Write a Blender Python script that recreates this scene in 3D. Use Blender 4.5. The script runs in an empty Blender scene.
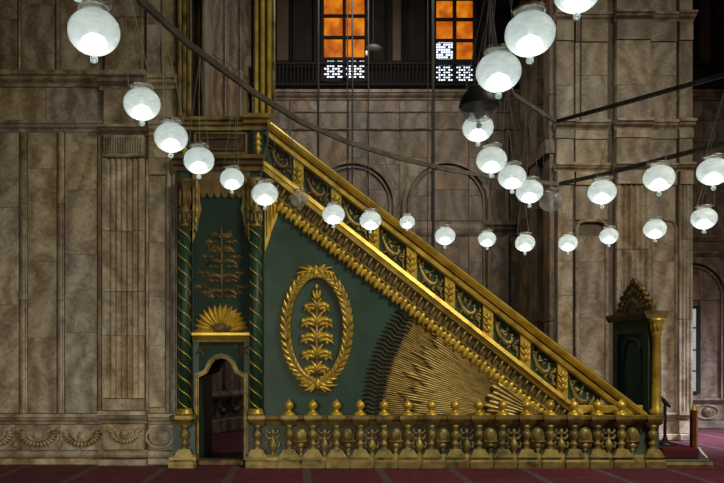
import bpy, math, random
from mathutils import Vector, Matrix
random.seed(7)
PI = math.pi

# ------------------------------------------------------------ camera, world, lights, exposure
F, CX, CY, EYE = 788.0, 305.0, 358.0, 1.8        # focal length and level vanishing point for a 724 x 483 frame
scn = bpy.context.scene
col = scn.collection
cam_d = bpy.data.cameras.new('camera'); cam = bpy.data.objects.new('camera', cam_d); col.objects.link(cam)
cam.location = (0, 0, EYE); cam.rotation_euler = (PI/2, 0, 0)
cam_d.sensor_fit = 'HORIZONTAL'; cam_d.sensor_width = 36.0
cam_d.lens = 36.0*F/724.0
cam_d.shift_x = (362.0-CX)/724.0
cam_d.shift_y = (CY-241.5)/724.0
cam_d.clip_end = 200
scn.camera = cam
scn.view_settings.view_transform = 'Standard'
scn.view_settings.look = 'None'
scn.view_settings.gamma = 1.0
scn.view_settings.use_curve_mapping = False
scn.view_settings.exposure = 0.0

world = bpy.data.worlds.new('world'); scn.world = world
world.use_nodes = True
bgn = world.node_tree.nodes['Background']
bgn.inputs[0].default_value = (0.95, 0.9, 0.8, 1); bgn.inputs[1].default_value = 0.024

def area_light(name, loc, target, size, energy, color, spread=180):
    d = bpy.data.lights.new(name, 'AREA'); d.shape = 'DISK'; d.size = size; d.energy = energy; d.color = color; d.spread = math.radians(spread)
    o = bpy.data.objects.new(name, d); col.objects.link(o); o.location = loc
    o.rotation_euler = (Vector(target)-Vector(loc)).to_track_quat('-Z', 'Y').to_euler()
    return o
# daylight from the windows round the dome high above the hall, and from the tall windows of the side aisle
area_light('dome_daylight', (8.0, 4.0, 11.0), (3.0, 14.0, 0.6), 4.0, 350.0, (1.0, 0.90, 0.72), 100)
area_light('entrance_daylight', (-3.5, -5.0, 2.6), (-3.0, 14.0, -0.5), 3.0, 62.0, (1.0, 0.92, 0.78), 50)
area_light('doorway_fill', (1.5, 16.2, 10.6), (-1.0, 19.0, 0.0), 2.0, 150.0, (0.95, 0.92, 0.85))  # added fill light, brightens the wall behind the doorway and the back wall
area_light('aisle_daylight', (15.0, 15.0, 5.0), (9.6, 17.6, 0.0), 2.5, 260.0, (0.74, 0.78, 1.0), 55)
BULB = 6.6

# ------------------------------------------------------------ pixel <-> world at a known depth
def WX(px, Y): return (px-CX)*Y/F
def WZ(py, Y): return EYE-(py-CY)*Y/F
def W(px, py, Y): return Vector((WX(px, Y), Y, WZ(py, Y)))

# ------------------------------------------------------------ materials
def mat(name):
    m = bpy.data.materials.new(name); m.use_nodes = True
    nt = m.node_tree; b = nt.nodes['Principled BSDF']
    return m, nt, b
def node(nt, t, **kw):
    n = nt.nodes.new(t)
    for k, v in kw.items(): setattr(n, k, v)
    return n
def ramp(nt, stops, fac=None):
    r = node(nt, 'ShaderNodeValToRGB')
    e = r.color_ramp.elements
    while len(e) < len(stops): e.new(0.5)
    for i, (p, c) in enumerate(stops):
        e[i].position = p; e[i].color = (c[0], c[1], c[2], 1)
    if fac is not None: nt.links.new(fac, r.inputs[0])
    return r
def objcoord(nt, scale=(1, 1, 1), rnd=True):
    tc = node(nt, 'ShaderNodeTexCoord')
    mp = node(nt, 'ShaderNodeMapping'); mp.inputs['Scale'].default_value = scale
    nt.links.new(tc.outputs['Object'], mp.inputs['Vector'])
    if rnd:
        oi = node(nt, 'ShaderNodeObjectInfo')
        cx = node(nt, 'ShaderNodeCombineXYZ')
        for k, s in ((0, 37.0), (1, 71.0), (2, 53.0)):
            ml = node(nt, 'ShaderNodeMath', operation='MULTIPLY'); ml.inputs[1].default_value = s
            nt.links.new(oi.outputs['Random'], ml.inputs[0]); nt.links.new(ml.outputs[0], cx.inputs[k])
        nt.links.new(cx.outputs[0], mp.inputs['Location'])
    return mp.outputs[0]

def marble(name, dark, mid, light, vein=0.8, rough=0.45):
    """veined alabaster: contorted bands, brown clouds, per-slab tone"""
    m, nt, b = mat(name)
    v = objcoord(nt)
    n1 = node(nt, 'ShaderNodeTexNoise'); n1.inputs['Scale'].default_value = 0.9; n1.inputs['Detail'].default_value = 4; n1.inputs['Distortion'].default_value = 1.6
    nt.links.new(v, n1.inputs['Vector'])
    w = node(nt, 'ShaderNodeTexWave', wave_type='BANDS', bands_direction='X'); w.inputs['Scale'].default_value = 0.75
    w.inputs['Distortion'].default_value = 13.0; w.inputs['Detail'].default_value = 3.0; w.inputs['Detail Scale'].default_value = 0.9
    nt.links.new(v, w.inputs['Vector'])
    n2 = node(nt, 'ShaderNodeTexNoise'); n2.inputs['Scale'].default_value = 13.0; n2.inputs['Detail'].default_value = 5; n2.inputs['Roughness'].default_value = 0.65
    nt.links.new(v, n2.inputs['Vector'])
    mx = node(nt, 'ShaderNodeMix', data_type='FLOAT'); mx.inputs[0].default_value = 0.30*vein
    nt.links.new(n1.outputs['Fac'], mx.inputs[2]); nt.links.new(w.outputs['Fac'], mx.inputs[3])
    mx2 = node(nt, 'ShaderNodeMix', data_type='FLOAT'); mx2.inputs[0].default_value = 0.42
    nt.links.new(mx.outputs[0], mx2.inputs[2]); nt.links.new(n2.outputs['Fac'], mx2.inputs[3])
    r = ramp(nt, [(0.30, dark), (0.47, mid), (0.58, tuple(0.5*(a+c) for a, c in zip(mid, light))), (0.72, light)], mx2.outputs[0])
    oi = node(nt, 'ShaderNodeObjectInfo')
    mr = node(nt, 'ShaderNodeMapRange'); mr.inputs[3].default_value = 0.80; mr.inputs[4].default_value = 1.14
    nt.links.new(oi.outputs['Random'], mr.inputs[0])
    hs = node(nt, 'ShaderNodeHueSaturation')
    sh = node(nt, 'ShaderNodeMath', operation='PINGPONG'); sh.inputs[1].default_value = 0.13
    nt.links.new(oi.outputs['Random'], sh.inputs[0])
    ad = node(nt, 'ShaderNodeMath', operation='MULTIPLY_ADD'); ad.inputs[1].default_value = 4.0; ad.inputs[2].default_value = 0.72
    nt.links.new(sh.outputs[0], ad.inputs[0]); nt.links.new(ad.outputs[0], hs.inputs['Saturation'])
    nt.links.new(mr.outputs[0], hs.inputs['Value']); nt.links.new(r.outputs[0], hs.inputs['Color'])
    n3 = node(nt, 'ShaderNodeTexNoise'); n3.inputs['Scale'].default_value = 1.3; n3.inputs['Detail'].default_value = 6; n3.inputs['Roughness'].default_value = 0.6; n3.inputs['Distortion'].default_value = 1.2
    nt.links.new(v, n3.inputs['Vector'])
    vr = ramp(nt, [(0.44, (1, 1, 1)), (0.485, (0.66, 0.58, 0.48)), (0.515, (1, 1, 1)), (0.56, (0.80, 0.74, 0.66)), (0.60, (1.1, 1.08, 1.02))], n3.outputs['Fac'])
    mv = node(nt, 'ShaderNodeMix', data_type='RGBA', blend_type='MULTIPLY'); mv.inputs[0].default_value = 0.85
    nt.links.new(hs.outputs[0], mv.inputs[6]); nt.links.new(vr.outputs[0], mv.inputs[7])
    nt.links.new(mv.outputs[2], b.inputs['Base Color'])
    b.inputs['Roughness'].default_value = rough
    bp = node(nt, 'ShaderNodeBump'); bp.inputs['Strength'].default_value = 0.12; bp.inputs['Distance'].default_value = 0.02
    nt.links.new(n2.outputs['Fac'], bp.inputs['Height']); nt.links.new(bp.outputs[0], b.inputs['Normal'])
    return m
M = {}
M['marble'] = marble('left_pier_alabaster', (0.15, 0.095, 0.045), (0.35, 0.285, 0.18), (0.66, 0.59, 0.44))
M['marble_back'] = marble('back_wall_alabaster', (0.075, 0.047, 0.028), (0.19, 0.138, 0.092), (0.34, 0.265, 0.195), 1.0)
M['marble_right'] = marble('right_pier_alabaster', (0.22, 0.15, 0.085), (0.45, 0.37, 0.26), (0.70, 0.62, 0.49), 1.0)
M['joint'] = marble('joint_mortar', (0.12, 0.085, 0.05), (0.20, 0.155, 0.10), (0.26, 0.21, 0.15), 0.5, 0.9)

def gold(name, c0, c1, metallic=0.45, rough=0.40, worn=(0.10, 0.065, 0.02)):
    m, nt, b = mat(name)
    v = objcoord(nt)
    n1 = node(nt, 'ShaderNodeTexNoise'); n1.inputs['Scale'].default_value = 5; n1.inputs['Detail'].default_value = 5
    nt.links.new(v, n1.inputs['Vector'])
    r = ramp(nt, [(0.30, worn), (0.46, c0), (0.70, c1)], n1.outputs['Fac'])
    nt.links.new(r.outputs[0], b.inputs['Base Color'])
    b.inputs['Metallic'].default_value = metallic; b.inputs['Roughness'].default_value = rough
    n2 = node(nt, 'ShaderNodeTexNoise'); n2.inputs['Scale'].default_value = 40; nt.links.new(v, n2.inputs['Vector'])
    bp = node(nt, 'ShaderNodeBump'); bp.inputs['Strength'].default_value = 0.15; bp.inputs['Distance'].default_value = 0.01
    nt.links.new(n2.outputs['Fac'], bp.inputs['Height']); nt.links.new(bp.outputs[0], b.inputs['Normal'])
    return m
M['gold'] = gold('gilded_wood', (0.62, 0.43, 0.055), (0.85, 0.62, 0.10), worn=(0.40, 0.27, 0.04))
M['gold_dull'] = gold('tarnished_gilding', (0.26, 0.195, 0.055), (0.42, 0.325, 0.10), 0.4, 0.45, (0.07, 0.055, 0.025))
M['gold_brown'] = gold('brown_gilding', (0.15, 0.10, 0.035), (0.25, 0.17, 0.05), 0.4, 0.5, (0.05, 0.035, 0.02))
M['gold_ray'] = gold('ray_gilding', (0.32, 0.23, 0.06), (0.48, 0.35, 0.10), 0.5, 0.42, (0.15, 0.10, 0.03))
M['bronze_ray'] = gold('dark_bronze_ray', (0.055, 0.045, 0.025), (0.09, 0.075, 0.04), 0.4, 0.5, (0.03, 0.025, 0.015))

def paint(name, c0, c1, rough=0.42, scale=2.2, rnd=True):
    m, nt, b = mat(name)
    v = objcoord(nt, rnd=rnd)
    n1 = node(nt, 'ShaderNodeTexNoise'); n1.inputs['Scale'].default_value = scale; n1.inputs['Detail'].default_value = 6; n1.inputs['Distortion'].default_value = 0.4
    nt.links.new(v, n1.inputs['Vector'])
    r = ramp(nt, [(0.35, c0), (0.68, c1)], n1.outputs['Fac'])
    nt.links.new(r.outputs[0], b.inputs['Base Color']); b.inputs['Roughness'].default_value = rough
    return m
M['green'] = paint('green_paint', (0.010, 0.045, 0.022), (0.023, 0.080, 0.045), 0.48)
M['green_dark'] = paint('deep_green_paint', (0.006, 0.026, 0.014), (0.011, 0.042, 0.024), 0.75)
M['green_grey'] = paint('grey_green_paint', (0.055, 0.095, 0.070), (0.10, 0.145, 0.11), 0.5)
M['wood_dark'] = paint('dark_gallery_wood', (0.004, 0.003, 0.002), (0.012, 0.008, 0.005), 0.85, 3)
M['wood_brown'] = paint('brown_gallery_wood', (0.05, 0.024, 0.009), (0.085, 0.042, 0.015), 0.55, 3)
M['black'] = paint('black_metal', (0.010, 0.010, 0.012), (0.020, 0.020, 0.022), 0.45, 8)
M['iron'] = paint('dull_iron', (0.07, 0.062, 0.05), (0.14, 0.125, 0.10), 0.5, 6)
M['cable'] = paint('dark_cable', (0.015, 0.013, 0.012), (0.03, 0.027, 0.024), 0.6, 6)
M['wire'] = paint('lamp_wire', (0.16, 0.15, 0.13), (0.28, 0.26, 0.22), 0.45, 6)
M['brass_pale'] = gold('pale_collar_metal', (0.42, 0.38, 0.28), (0.60, 0.55, 0.42), 0.6, 0.35, (0.25, 0.22, 0.16))
M['red_cloth'] = paint('red_step_carpet', (0.075, 0.006, 0.010), (0.12, 0.010, 0.016), 0.95, 30)
M['red_post'] = paint('red_brown_post', (0.10, 0.022, 0.015), (0.16, 0.035, 0.022), 0.4, 8)
M['white'] = paint('white_plastic', (0.65, 0.65, 0.66), (0.8, 0.8, 0.8), 0.4, 5)
M['carpet'] = paint('maroon_carpet', (0.070, 0.007, 0.016), (0.125, 0.013, 0.030), 0.97, 3.0)
M['carpet_b'] = paint('maroon_carpet_second', (0.085, 0.008, 0.018), (0.145, 0.015, 0.033), 0.97, 3.0)
M['carpet_line'] = paint('grey_carpet_stripe', (0.08, 0.048, 0.05), (0.13, 0.078, 0.082), 0.97, 6.0)
M['stone_floor'] = paint('floor_screed', (0.10, 0.08, 0.07), (0.15, 0.12, 0.10), 0.8, 4)

def emissive(name, c, strength, dark=None, scale=6.0):
    m, nt, b = mat(name)
    b.inputs['Base Color'].default_value = (0.02, 0.02, 0.02, 1); b.inputs['Roughness'].default_value = 0.7; b.inputs['Specular IOR Level'].default_value = 0.1
    if dark:
        v = objcoord(nt)
        n1 = node(nt, 'ShaderNodeTexNoise'); n1.inputs['Scale'].default_value = scale; n1.inputs['Detail'].default_value = 4
        nt.links.new(v, n1.inputs['Vector'])
        r = ramp(nt, [(0.35, dark), (0.65, c)], n1.outputs['Fac'])
        nt.links.new(r.outputs[0], b.inputs['Emission Color'])
    else:
        b.inputs['Emission Color'].default_value = (*c, 1)
    b.inputs['Emission Strength'].default_value = strength
    return m
M['amber'] = emissive('amber_stained_pane', (0.85, 0.25, 0.008), 0.95, (0.42, 0.075, 0.002), 3.5)
M['day'] = emissive('daylit_pane', (0.80, 0.88, 1.0), 2.0)
M['day_dim'] = emissive('dim_daylit_pane', (0.75, 0.75, 0.66), 0.5)
M['bulb'] = emissive('lamp_tube_lit', (0.93, 1.0, 0.98), BULB)
M['bulb_off'] = paint('lamp_tube_off', (0.5, 0.5, 0.5), (0.6, 0.6, 0.6), 0.3)

def globe_mat(name, haze, tint):
    """thin hazy glass: mostly clear, partly scattering, with a glossy skin"""
    m, nt, b = mat(name)
    nt.nodes.remove(b)
    out = nt.nodes['Material Output']
    tr = node(nt, 'ShaderNodeBsdfTransparent'); tr.inputs[0].default_value = (0.93, 0.95, 0.94, 1)
    tl = node(nt, 'ShaderNodeBsdfTranslucent'); tl.inputs[0].default_value = (*tint, 1)
    df = node(nt, 'ShaderNodeBsdfDiffuse'); df.inputs[0].default_value = (*tint, 1)
    gl = node(nt, 'ShaderNodeBsdfGlossy'); gl.inputs['Roughness'].default_value = 0.08
    sc = node(nt, 'ShaderNodeMixShader'); sc.inputs[0].default_value = 0.35
    nt.links.new(tl.outputs[0], sc.inputs[1]); nt.links.new(df.outputs[0], sc.inputs[2])
    v = objcoord(nt, (1, 1, 3))
    n1 = node(nt, 'ShaderNodeTexNoise'); n1.inputs['Scale'].default_value = 2.5; n1.inputs['Detail'].default_value = 1
    nt.links.new(v, n1.inputs['Vector'])
    mr = node(nt, 'ShaderNodeMapRange'); mr.inputs[1].default_value = 0.3; mr.inputs[2].default_value = 0.75; mr.inputs[3].default_value = haze*0.9; mr.inputs[4].default_value = haze*1.12
    nt.links.new(n1.outputs['Fac'], mr.inputs[0])
    a = node(nt, 'ShaderNodeMixShader'); nt.links.new(mr.outputs[0], a.inputs[0])
    nt.links.new(tr.outputs[0], a.inputs[1]); nt.links.new(sc.outputs[0], a.inputs[2])
    fr = node(nt, 'ShaderNodeFresnel'); fr.inputs[0].default_value = 1.28
    ge = node(nt, 'ShaderNodeNewGeometry')
    out_f = node(nt, 'ShaderNodeMath', operation='SUBTRACT'); out_f.inputs[0].default_value = 1.0; nt.links.new(ge.outputs['Backfacing'], out_f.inputs[1])
    fm = node(nt, 'ShaderNodeMath', operation='MULTIPLY'); nt.links.new(fr.outputs[0], fm.inputs[0]); nt.links.new(out_f.outputs[0], fm.inputs[1])   # gloss on the outer skin only
    g = node(nt, 'ShaderNodeMixShader'); nt.links.new(fm.outputs[0], g.inputs[0])
    nt.links.new(a.outputs[0], g.inputs[1]); nt.links.new(gl.outputs[0], g.inputs[2])
    nt.links.new(g.outputs[0], out.inputs['Surface'])
    return m
M['globe'] = globe_mat('hazy_lamp_glass', 0.62, (0.86, 0.92, 0.90))
M['globe_clear'] = globe_mat('clear_lamp_glass', 0.30, (0.85, 0.88, 0.85))

# ------------------------------------------------------------ mesh builder
class MB:
    def __init__(s): s.v = []; s.f = []
    def add(s, vs, fs):
        o = len(s.v); s.v += [Vector(p) for p in vs]; s.f += [[i+o for i in f] for f in fs]
    def box(s, x0, x1, y0, y1, z0, z1):
        s.add([(x0,y0,z0),(x1,y0,z0),(x1,y1,z0),(x0,y1,z0),(x0,y0,z1),(x1,y0,z1),(x1,y1,z1),(x0,y1,z1)],
              [(0,3,2,1),(4,5,6,7),(0,1,5,4),(1,2,6,5),(2,3,7,6),(3,0,4,7)])
        return s
    def slab(s, x0, x1, z0, z1, yf, yb, c=0.012):
        """slab facing -Y with chamfered front edges"""
        c = min(c, (x1-x0)*.3, (z1-z0)*.3)
        s.add([(x0,yb,z0),(x1,yb,z0),(x1,yb,z1),(x0,yb,z1),(x0,yf+c,z0),(x1,yf+c,z0),(x1,yf+c,z1),(x0,yf+c,z1),
               (x0+c,yf,z0+c),(x1-c,yf,z0+c),(x1-c,yf,z1-c),(x0+c,yf,z1-c)],
              [(0,3,2,1),(0,1,5,4),(1,2,6,5),(2,3,7,6),(3,0,4,7),(4,5,9,8),(5,6,10,9),(6,7,11,10),(7,4,8,11),(8,9,10,11)])
        return s
    def prism(s, pts, y0, y1):
        """polygon in XZ (counter-clockwise seen from -Y) pulled from y0 (front) to y1"""
        n = len(pts)
        s.add([(x,y0,z) for x,z in pts]+[(x,y1,z) for x,z in pts],
              [list(range(n)), list(range(2*n-1,n-1,-1))]+[(i,i+n,(i+1)%n+n,(i+1)%n) for i in range(n)])
        return s
    def profile_x(s, prof, x0, x1):
        """(y,z) profile swept along X, closed"""
        n = len(prof)
        s.add([(x0,y,z) for y,z in prof]+[(x1,y,z) for y,z in prof],
              [list(range(n)), list(range(2*n-1,n-1,-1))]+[(i,i+n,(i+1)%n+n,(i+1)%n) for i in range(n)])
        return s
    def profile_z(s, prof, z0, z1):
        """(x,y) outline swept along Z, closed"""
        n = len(prof)
        s.add([(x,y,z0) for x,y in prof]+[(x,y,z1) for x,y in prof],
              [list(range(n-1,-1,-1)), list(range(n,2*n))]+[(i,(i+1)%n,(i+1)%n+n,i+n) for i in range(n)])
        return s
    def lathe(s, c, prof, n=16, sy=1.0):
        """(r,z) profile about a vertical axis through c"""
        vs = []; fs = []; k = len(prof)
        for r, z in prof:
            for i in range(n):
                a = 2*PI*i/n; vs.append((c[0]+r*math.cos(a), c[1]+sy*r*math.sin(a), c[2]+z))
        for j in range(k-1):
            for i in range(n):
                fs.append((j*n+i, j*n+(i+1)%n, (j+1)*n+(i+1)%n, (j+1)*n+i))
        fs.append(list(range(n-1,-1,-1))); fs.append(list(range((k-1)*n, k*n)))
        s.add(vs, fs); return s
    def tube(s, pts, r, n=6, closed=False):
        pts = [Vector(p) for p in pts]; m = len(pts)
        rs = r if isinstance(r, (list, tuple)) else [r]*m
        vs = []; fs = []
        up0 = None
        for i, p in enumerate(pts):
            if closed: t = pts[(i+1)%m]-pts[i-1]
            else: t = pts[min(i+1,m-1)]-pts[max(i-1,0)]
            t.normalize()
            u = Vector((0,1,0)) if abs(t.y) < 0.9 else Vector((1,0,0))
            a = t.cross(u).normalized(); b = t.cross(a).normalized()
            for k in range(n):
                an = 2*PI*k/n; vs.append(p+rs[i]*(math.cos(an)*a+math.sin(an)*b))
        for i in range(m if closed else m-1):
            j = (i+1)%m
            for k in range(n):
                fs.append((i*n+k, i*n+(k+1)%n, j*n+(k+1)%n, j*n+k))
        if not closed:
            fs.append(list(range(n-1,-1,-1))); fs.append(list(range((m-1)*n, m*n)))
        s.add(vs, fs); return s
    def leaf(s, path, widths, y, t, back=0.0):
        """relief leaf in a plane facing -Y: ridge raised by t over a tapering outline along path (x,z)"""
        m = len(path); vs = []; fs = []
        for i, (x, z) in enumerate(path):
            x0, z0 = path[max(i-1,0)]; x1, z1 = path[min(i+1,m-1)]
            dx, dz = x1-x0, z1-z0; L = math.hypot(dx, dz) or 1
            nx, nz = -dz/L, dx/L; w = widths[i]*.5
            tt = t*(0.35+0.65*min(1, w/(max(widths)*.5+1e-9)))
            vs += [(x+nx*w, y, z+nz*w), (x+nx*w*.45, y-tt*.75, z+nz*w*.45), (x, y-tt, z), (x-nx*w*.45, y-tt*.75, z-nz*w*.45), (x-nx*w, y, z-nz*w)]
        for i in range(m-1):
            for k in range(4):
                fs.append((i*5+k, i*5+k+1, i*5+5+k+1, i*5+5+k))
        fs.append((4,3,2,1,0)); e = (m-1)*5; fs.append((e,e+1,e+2,e+3,e+4))
        for i in range(m-1): fs.append((i*5+4, i*5, i*5+5, i*5+9))
        s.add(vs, fs); return s
    def blob(s, c, rx, ry, rz, n=10, k=6):
        prof = []
        vs = []; fs = []
        for j in range(k+1):
            th = PI*j/k
            for i in range(n):
                a = 2*PI*i/n
                vs.append((c[0]+rx*math.sin(th)*math.cos(a)+0, c[1]+ry*math.sin(th)*math.sin(a), c[2]-rz*math.cos(th)))
        for j in range(k):
            for i in range(n):
                fs.append((j*n+i, j*n+(i+1)%n, (j+1)*n+(i+1)%n, (j+1)*n+i))
        s.add(vs, fs); return s
    def mesh(s, name, m, smooth=False, centre=None):
        me = bpy.data.meshes.new(name)
        lo = Vector((min(p.x for p in s.v), min(p.y for p in s.v), min(p.z for p in s.v)))
        hi = Vector((max(p.x for p in s.v), max(p.y for p in s.v), max(p.z for p in s.v)))
        c = Vector(centre) if centre is not None else (lo+hi)/2
        me.from_pydata([tuple(p-c) for p in s.v], [], s.f)
        me.materials.append(m)
        if smooth:
            for p in me.polygons: p.use_smooth = True
        me.update()
        return me, c

WORLD = {}
def wpos(o): return WORLD[o.name] if o is not None else Vector((0,0,0))
def put(name, me, loc, parent=None, rot=None, scale=None):
    o = bpy.data.objects.new(name, me); col.objects.link(o)
    o.location = Vector(loc)-wpos(parent)
    if rot: o.rotation_euler = rot
    if scale: o.scale = scale
    if parent is not None: o.parent = parent
    WORLD[o.name] = Vector(loc)
    return o
def obj(name, mb, m, parent=None, smooth=False, label=None, centre=None):
    me, c = mb.mesh(name, M[m] if isinstance(m, str) else m, smooth, centre)
    o = put(name, me, c, parent)
    if label: o['label'] = label
    return o
def empty(name, loc, label, cat, group=None):
    o = bpy.data.objects.new(name, None); col.objects.link(o); o.location = loc; o.empty_display_size = 0.1
    WORLD[o.name] = Vector(loc)
    tag(o, label, cat, group); return o
def tag(o, label=None, cat=None, group=None, kind=None):
    if label: o['label'] = label
    if cat: o['category'] = cat
    if group: o['group'] = group
    if kind: o['kind'] = kind
    return o
def struct(name, mb, m, label, cat, smooth=False):
    return tag(obj(name, mb, m, None, smooth), label, cat, None, 'structure')

# ============================================================ FLOOR
fl = struct('floor', MB().box(-9, 16, 1.0, 30.0, -0.12, -0.012), 'stone_floor', 'dark red carpeted floor of the hall with thin grey dividing lines', 'floor')
x = -8.16
k = 0
while x < 14.5:
    obj('carpet_strip', MB().box(x+0.062, x+1.108, 2.0, 26.0, -0.012, 0.0), 'carpet' if k % 2 else 'carpet_b', fl)
    obj('carpet_stripe', MB().box(x-0.062, x+0.062, 2.0, 26.0, -0.012, 0.001), 'carpet_line', fl)
    x += 1.17; k += 1

# ============================================================ MARBLE WALL TOOLS
def slabs(parent, Y, x0, x1, cuts, m, proud=0.035, gap=0.18, name='marble_slab', c=0.003):
    """one vertical run of slabs between the image rows in cuts, at depth Y"""
    for a, b in zip(cuts, cuts[1:]):
        obj(name, MB().slab(WX(x0, Y), WX(x1, Y), WZ(b-gap*.5, Y), WZ(a+gap*.5, Y), Y-proud, Y+0.05, c), m, parent)
def mould(parent, Y, x0, x1, ytop, ybot, m, depth=0.10, kind='cornice', name='moulding'):
    """horizontal moulding between image rows ytop and ybot, swelling towards the viewer"""
    zt, zb = WZ(ytop, Y), WZ(ybot, Y); h = zt-zb
    if kind == 'cornice': pr = [(0, 0), (.25, .0), (.35, .22), (.7, .42), (.8, .62), (1, .7), (1, 1), (0, 1)]
    elif kind == 'base': pr = [(0, 0), (1, 0), (1, .30), (.8, .38), (.75, .55), (.45, .72), (.4, .9), (.25, 1), (0, 1)]
    else: pr = [(0, 0), (.6, .0), (.9, .2), (1, .5), (.9, .8), (.6, 1), (0, 1)]
    prof = [(Y+0.05 if p == 0 else Y-p*depth, zb+q*h) for p, q in pr]
    return obj(name, MB().profile_x(prof, WX(x0, Y), WX(x1, Y)), m, parent)
def fillet(parent, Y, x0, x1, ytop, ybot, m, depth=0.06, name='fillet'):
    """upright rounded strip"""
    a, b = WX(x0, Y), WX(x1, Y); w = b-a
    prof = [(a, Y+.05), (a, Y-depth*.4), (a+w*.15, Y-depth*.45), (a+w*.25, Y-depth*.9), (a+w*.5, Y-depth), (a+w*.75, Y-depth*.9), (a+w*.85, Y-depth*.45), (b, Y-depth*.4), (b, Y+.05)]
    prof = prof
    return obj(name, MB().profile_z(prof, WZ(ybot, Y), WZ(ytop, Y)), m, parent)
def fluted(parent, Y, x0, x1, cuts, nfl, m, proud=0.14, name='pilaster_drum'):
    """fluted pilaster shaft as stacked drums"""
    a, b = WX(x0, Y), WX(x1, Y); w = b-a
    prof = [(a, Y+.05), (a, Y-proud)]
    e = w*.10; fw = (w-2*e)/nfl
    for i in range(nfl):
        s = a+e+i*fw
        for t in (0.12, 0.2, 0.35, 0.5, 0.65, 0.8, 0.88):
            d = 0 if t in (.12, .88) else fw*.42*math.sin(PI*(t-.12)/.76)
            prof.append((s+t*fw, Y-proud+d))
    prof += [(b, Y-proud), (b, Y+.05)]
    for c0, c1 in zip(cuts, cuts[1:]):
        obj(name, MB().profile_z(prof, WZ(c1-.25, Y), WZ(c0+.25, Y)), m, parent)
def swag(parent, Y, cx, cy, w, h, m):
    """half-round garland hung between two ends, with a boss in its lap"""
    mb = MB(); s = Y/F
    X, Z = WX(cx, Y), WZ(cy, Y)
    n = 15
    for i in range(n):
        a = PI*(1.0+i/(n-1.0)); r1 = 0.62; 
        x0, z0 = X+w*s*r1*math.cos(a), Z+.35*h*s+h*s*r1*1.15*math.sin(a)
        x1, z1 = X+w*s*math.cos(a), Z+.35*h*s+h*s*1.15*math.sin(a)
        mb.leaf([(x0, z0), ((x0+x1)/2, (z0+z1)/2), (x1, z1)], [.05, .085, .05], Y, .05)
    mb.tube([(X+w*s*.55*math.cos(PI*(1+i/12)), Y-.02, Z+.35*h*s+h*s*.62*math.sin(PI*(1+i/12))) for i in range(13)], .022, 6)
    mb.blob((X, Y, Z+.05*h*s), .085, .07, .085)
    mb.lathe((X, Y, Z), [(.001, 0), (.001, .001)], 4)
    for sx in (-1, 1):
        mb.blob((X+sx*w*s*1.0, Y, Z+.55*h*s), .05, .05, .05)
    return obj('swag', mb, m, parent, True)

# ============================================================ LEFT PIER
YL = 13.35
wl = struct('wall_left', MB().box(-9.0, WX(177, YL), YL+0.02, 18.4, 0, 10.5), 'joint', 'brown veined alabaster pier with fluted pilaster left of the green pulpit', 'wall')
mm = 'marble'
# lower field
slabs(wl, YL, -30, -2, [133, 220, 330, 413], mm)
slabs(wl, YL, -1, 19.3, [133, 208, 305, 413], mm)
slabs(wl, YL, 28.5, 57, [133, 169, 262, 338, 413], mm)
slabs(wl, YL, 65.5, 97.5, [133, 190.5, 255, 333, 413], mm)
for a, b in ((20, 27.8), (58, 64.6), (98.2, 103)):
    fillet(wl, YL, a, b, 133, 204, mm); fillet(wl, YL, a, b, 204.5, 300, mm); fillet(wl, YL, a, b, 300.5, 413, mm)
# two bands and the upper field
mould(wl, YL, -30, 104, 121.5, 132.5, mm, .10)
slabs(wl, YL, -30, 46, [88, 121], mm, .03); slabs(wl, YL, 46.6, 104, [88, 121], mm, .03)
mould(wl, YL, -30, 104, 73, 87.5, mm, .16)
for a, b, cu in ((-30, 18, [-40, 20, 72.5]), (22, 55, [-40, 5, 72.5]), (61, 100, [-40, 30, 72.5])):
    slabs(wl, YL, a, b, cu, mm, .03)
for a, b in ((18.6, 21.4), (55.6, 60.4), (100.5, 104)): fillet(wl, YL, a, b, -40, 72.5, mm, .05)
# base
mould(wl, YL, -30, 103, 413.5, 424, mm, .11)
slabs(wl, YL, -30, 16, [424.5, 450], mm, .03); slabs(wl, YL, 16.4, 60, [424.5, 450], mm, .03); slabs(wl, YL, 60.4, 103, [424.5, 450], mm, .03)
mould(wl, YL, -30, 103, 450.3, 457.5, mm, .10, 'round')
obj('plinth', MB().slab(WX(-30, YL), WX(103, YL), 0, WZ(457.8, YL), YL-.14, YL+.05, .02), mm, wl)
for cx in (-6, 38, 82): swag(wl, YL-.03, cx, 437, 20, 13, mm)
for cx in (16, 60): obj('boss', MB().blob((WX(cx, YL), YL-.03, WZ(444, YL)), .06, .05, .07), mm, wl, True)
# fluted pilaster
fluted(wl, YL, 104.5, 145.5, [160, 232, 292, 336, 398], 6, mm)
obj('pilaster_block', MB().slab(WX(104, YL), WX(146, YL), WZ(410, YL), WZ(398.3, YL), YL-.155, YL+.05), mm, wl)
obj('pilaster_block', MB().slab(WX(104, YL), WX(146, YL), WZ(159.7, YL), WZ(157, YL), YL-.17, YL+.05), mm, wl)
mb = MB()
za, zb = WZ(156.5, YL), WZ(137, YL)
mb.box(WX(105, YL), WX(145.5, YL), YL-.12, YL+.05, za, zb)
for i in range(16):
    xx = WX(106+i*2.45, YL); mb.leaf([(xx, za+.03), (xx, (za+zb)/2), (xx, zb-.03)], [.03, .034, .03], YL-.12, .035)
obj('capital', mb, mm, wl)
mould(wl, YL, 101, 148, 128, 136.5, mm, .24)
obj('pilaster_block', MB().slab(WX(105, YL), WX(145, YL), WZ(127.7, YL), WZ(92, YL), YL-.13, YL+.05), mm, wl)
mould(wl, YL, 101, 149, 76, 91.7, mm, .30)
for a, b in ((-40, 20), (20, 75.7)):
    obj('pilaster_block', MB().slab(WX(106, YL), WX(144, YL), WZ(b-.3, YL), WZ(a, YL), YL-.11, YL+.05), mm, wl)
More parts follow.
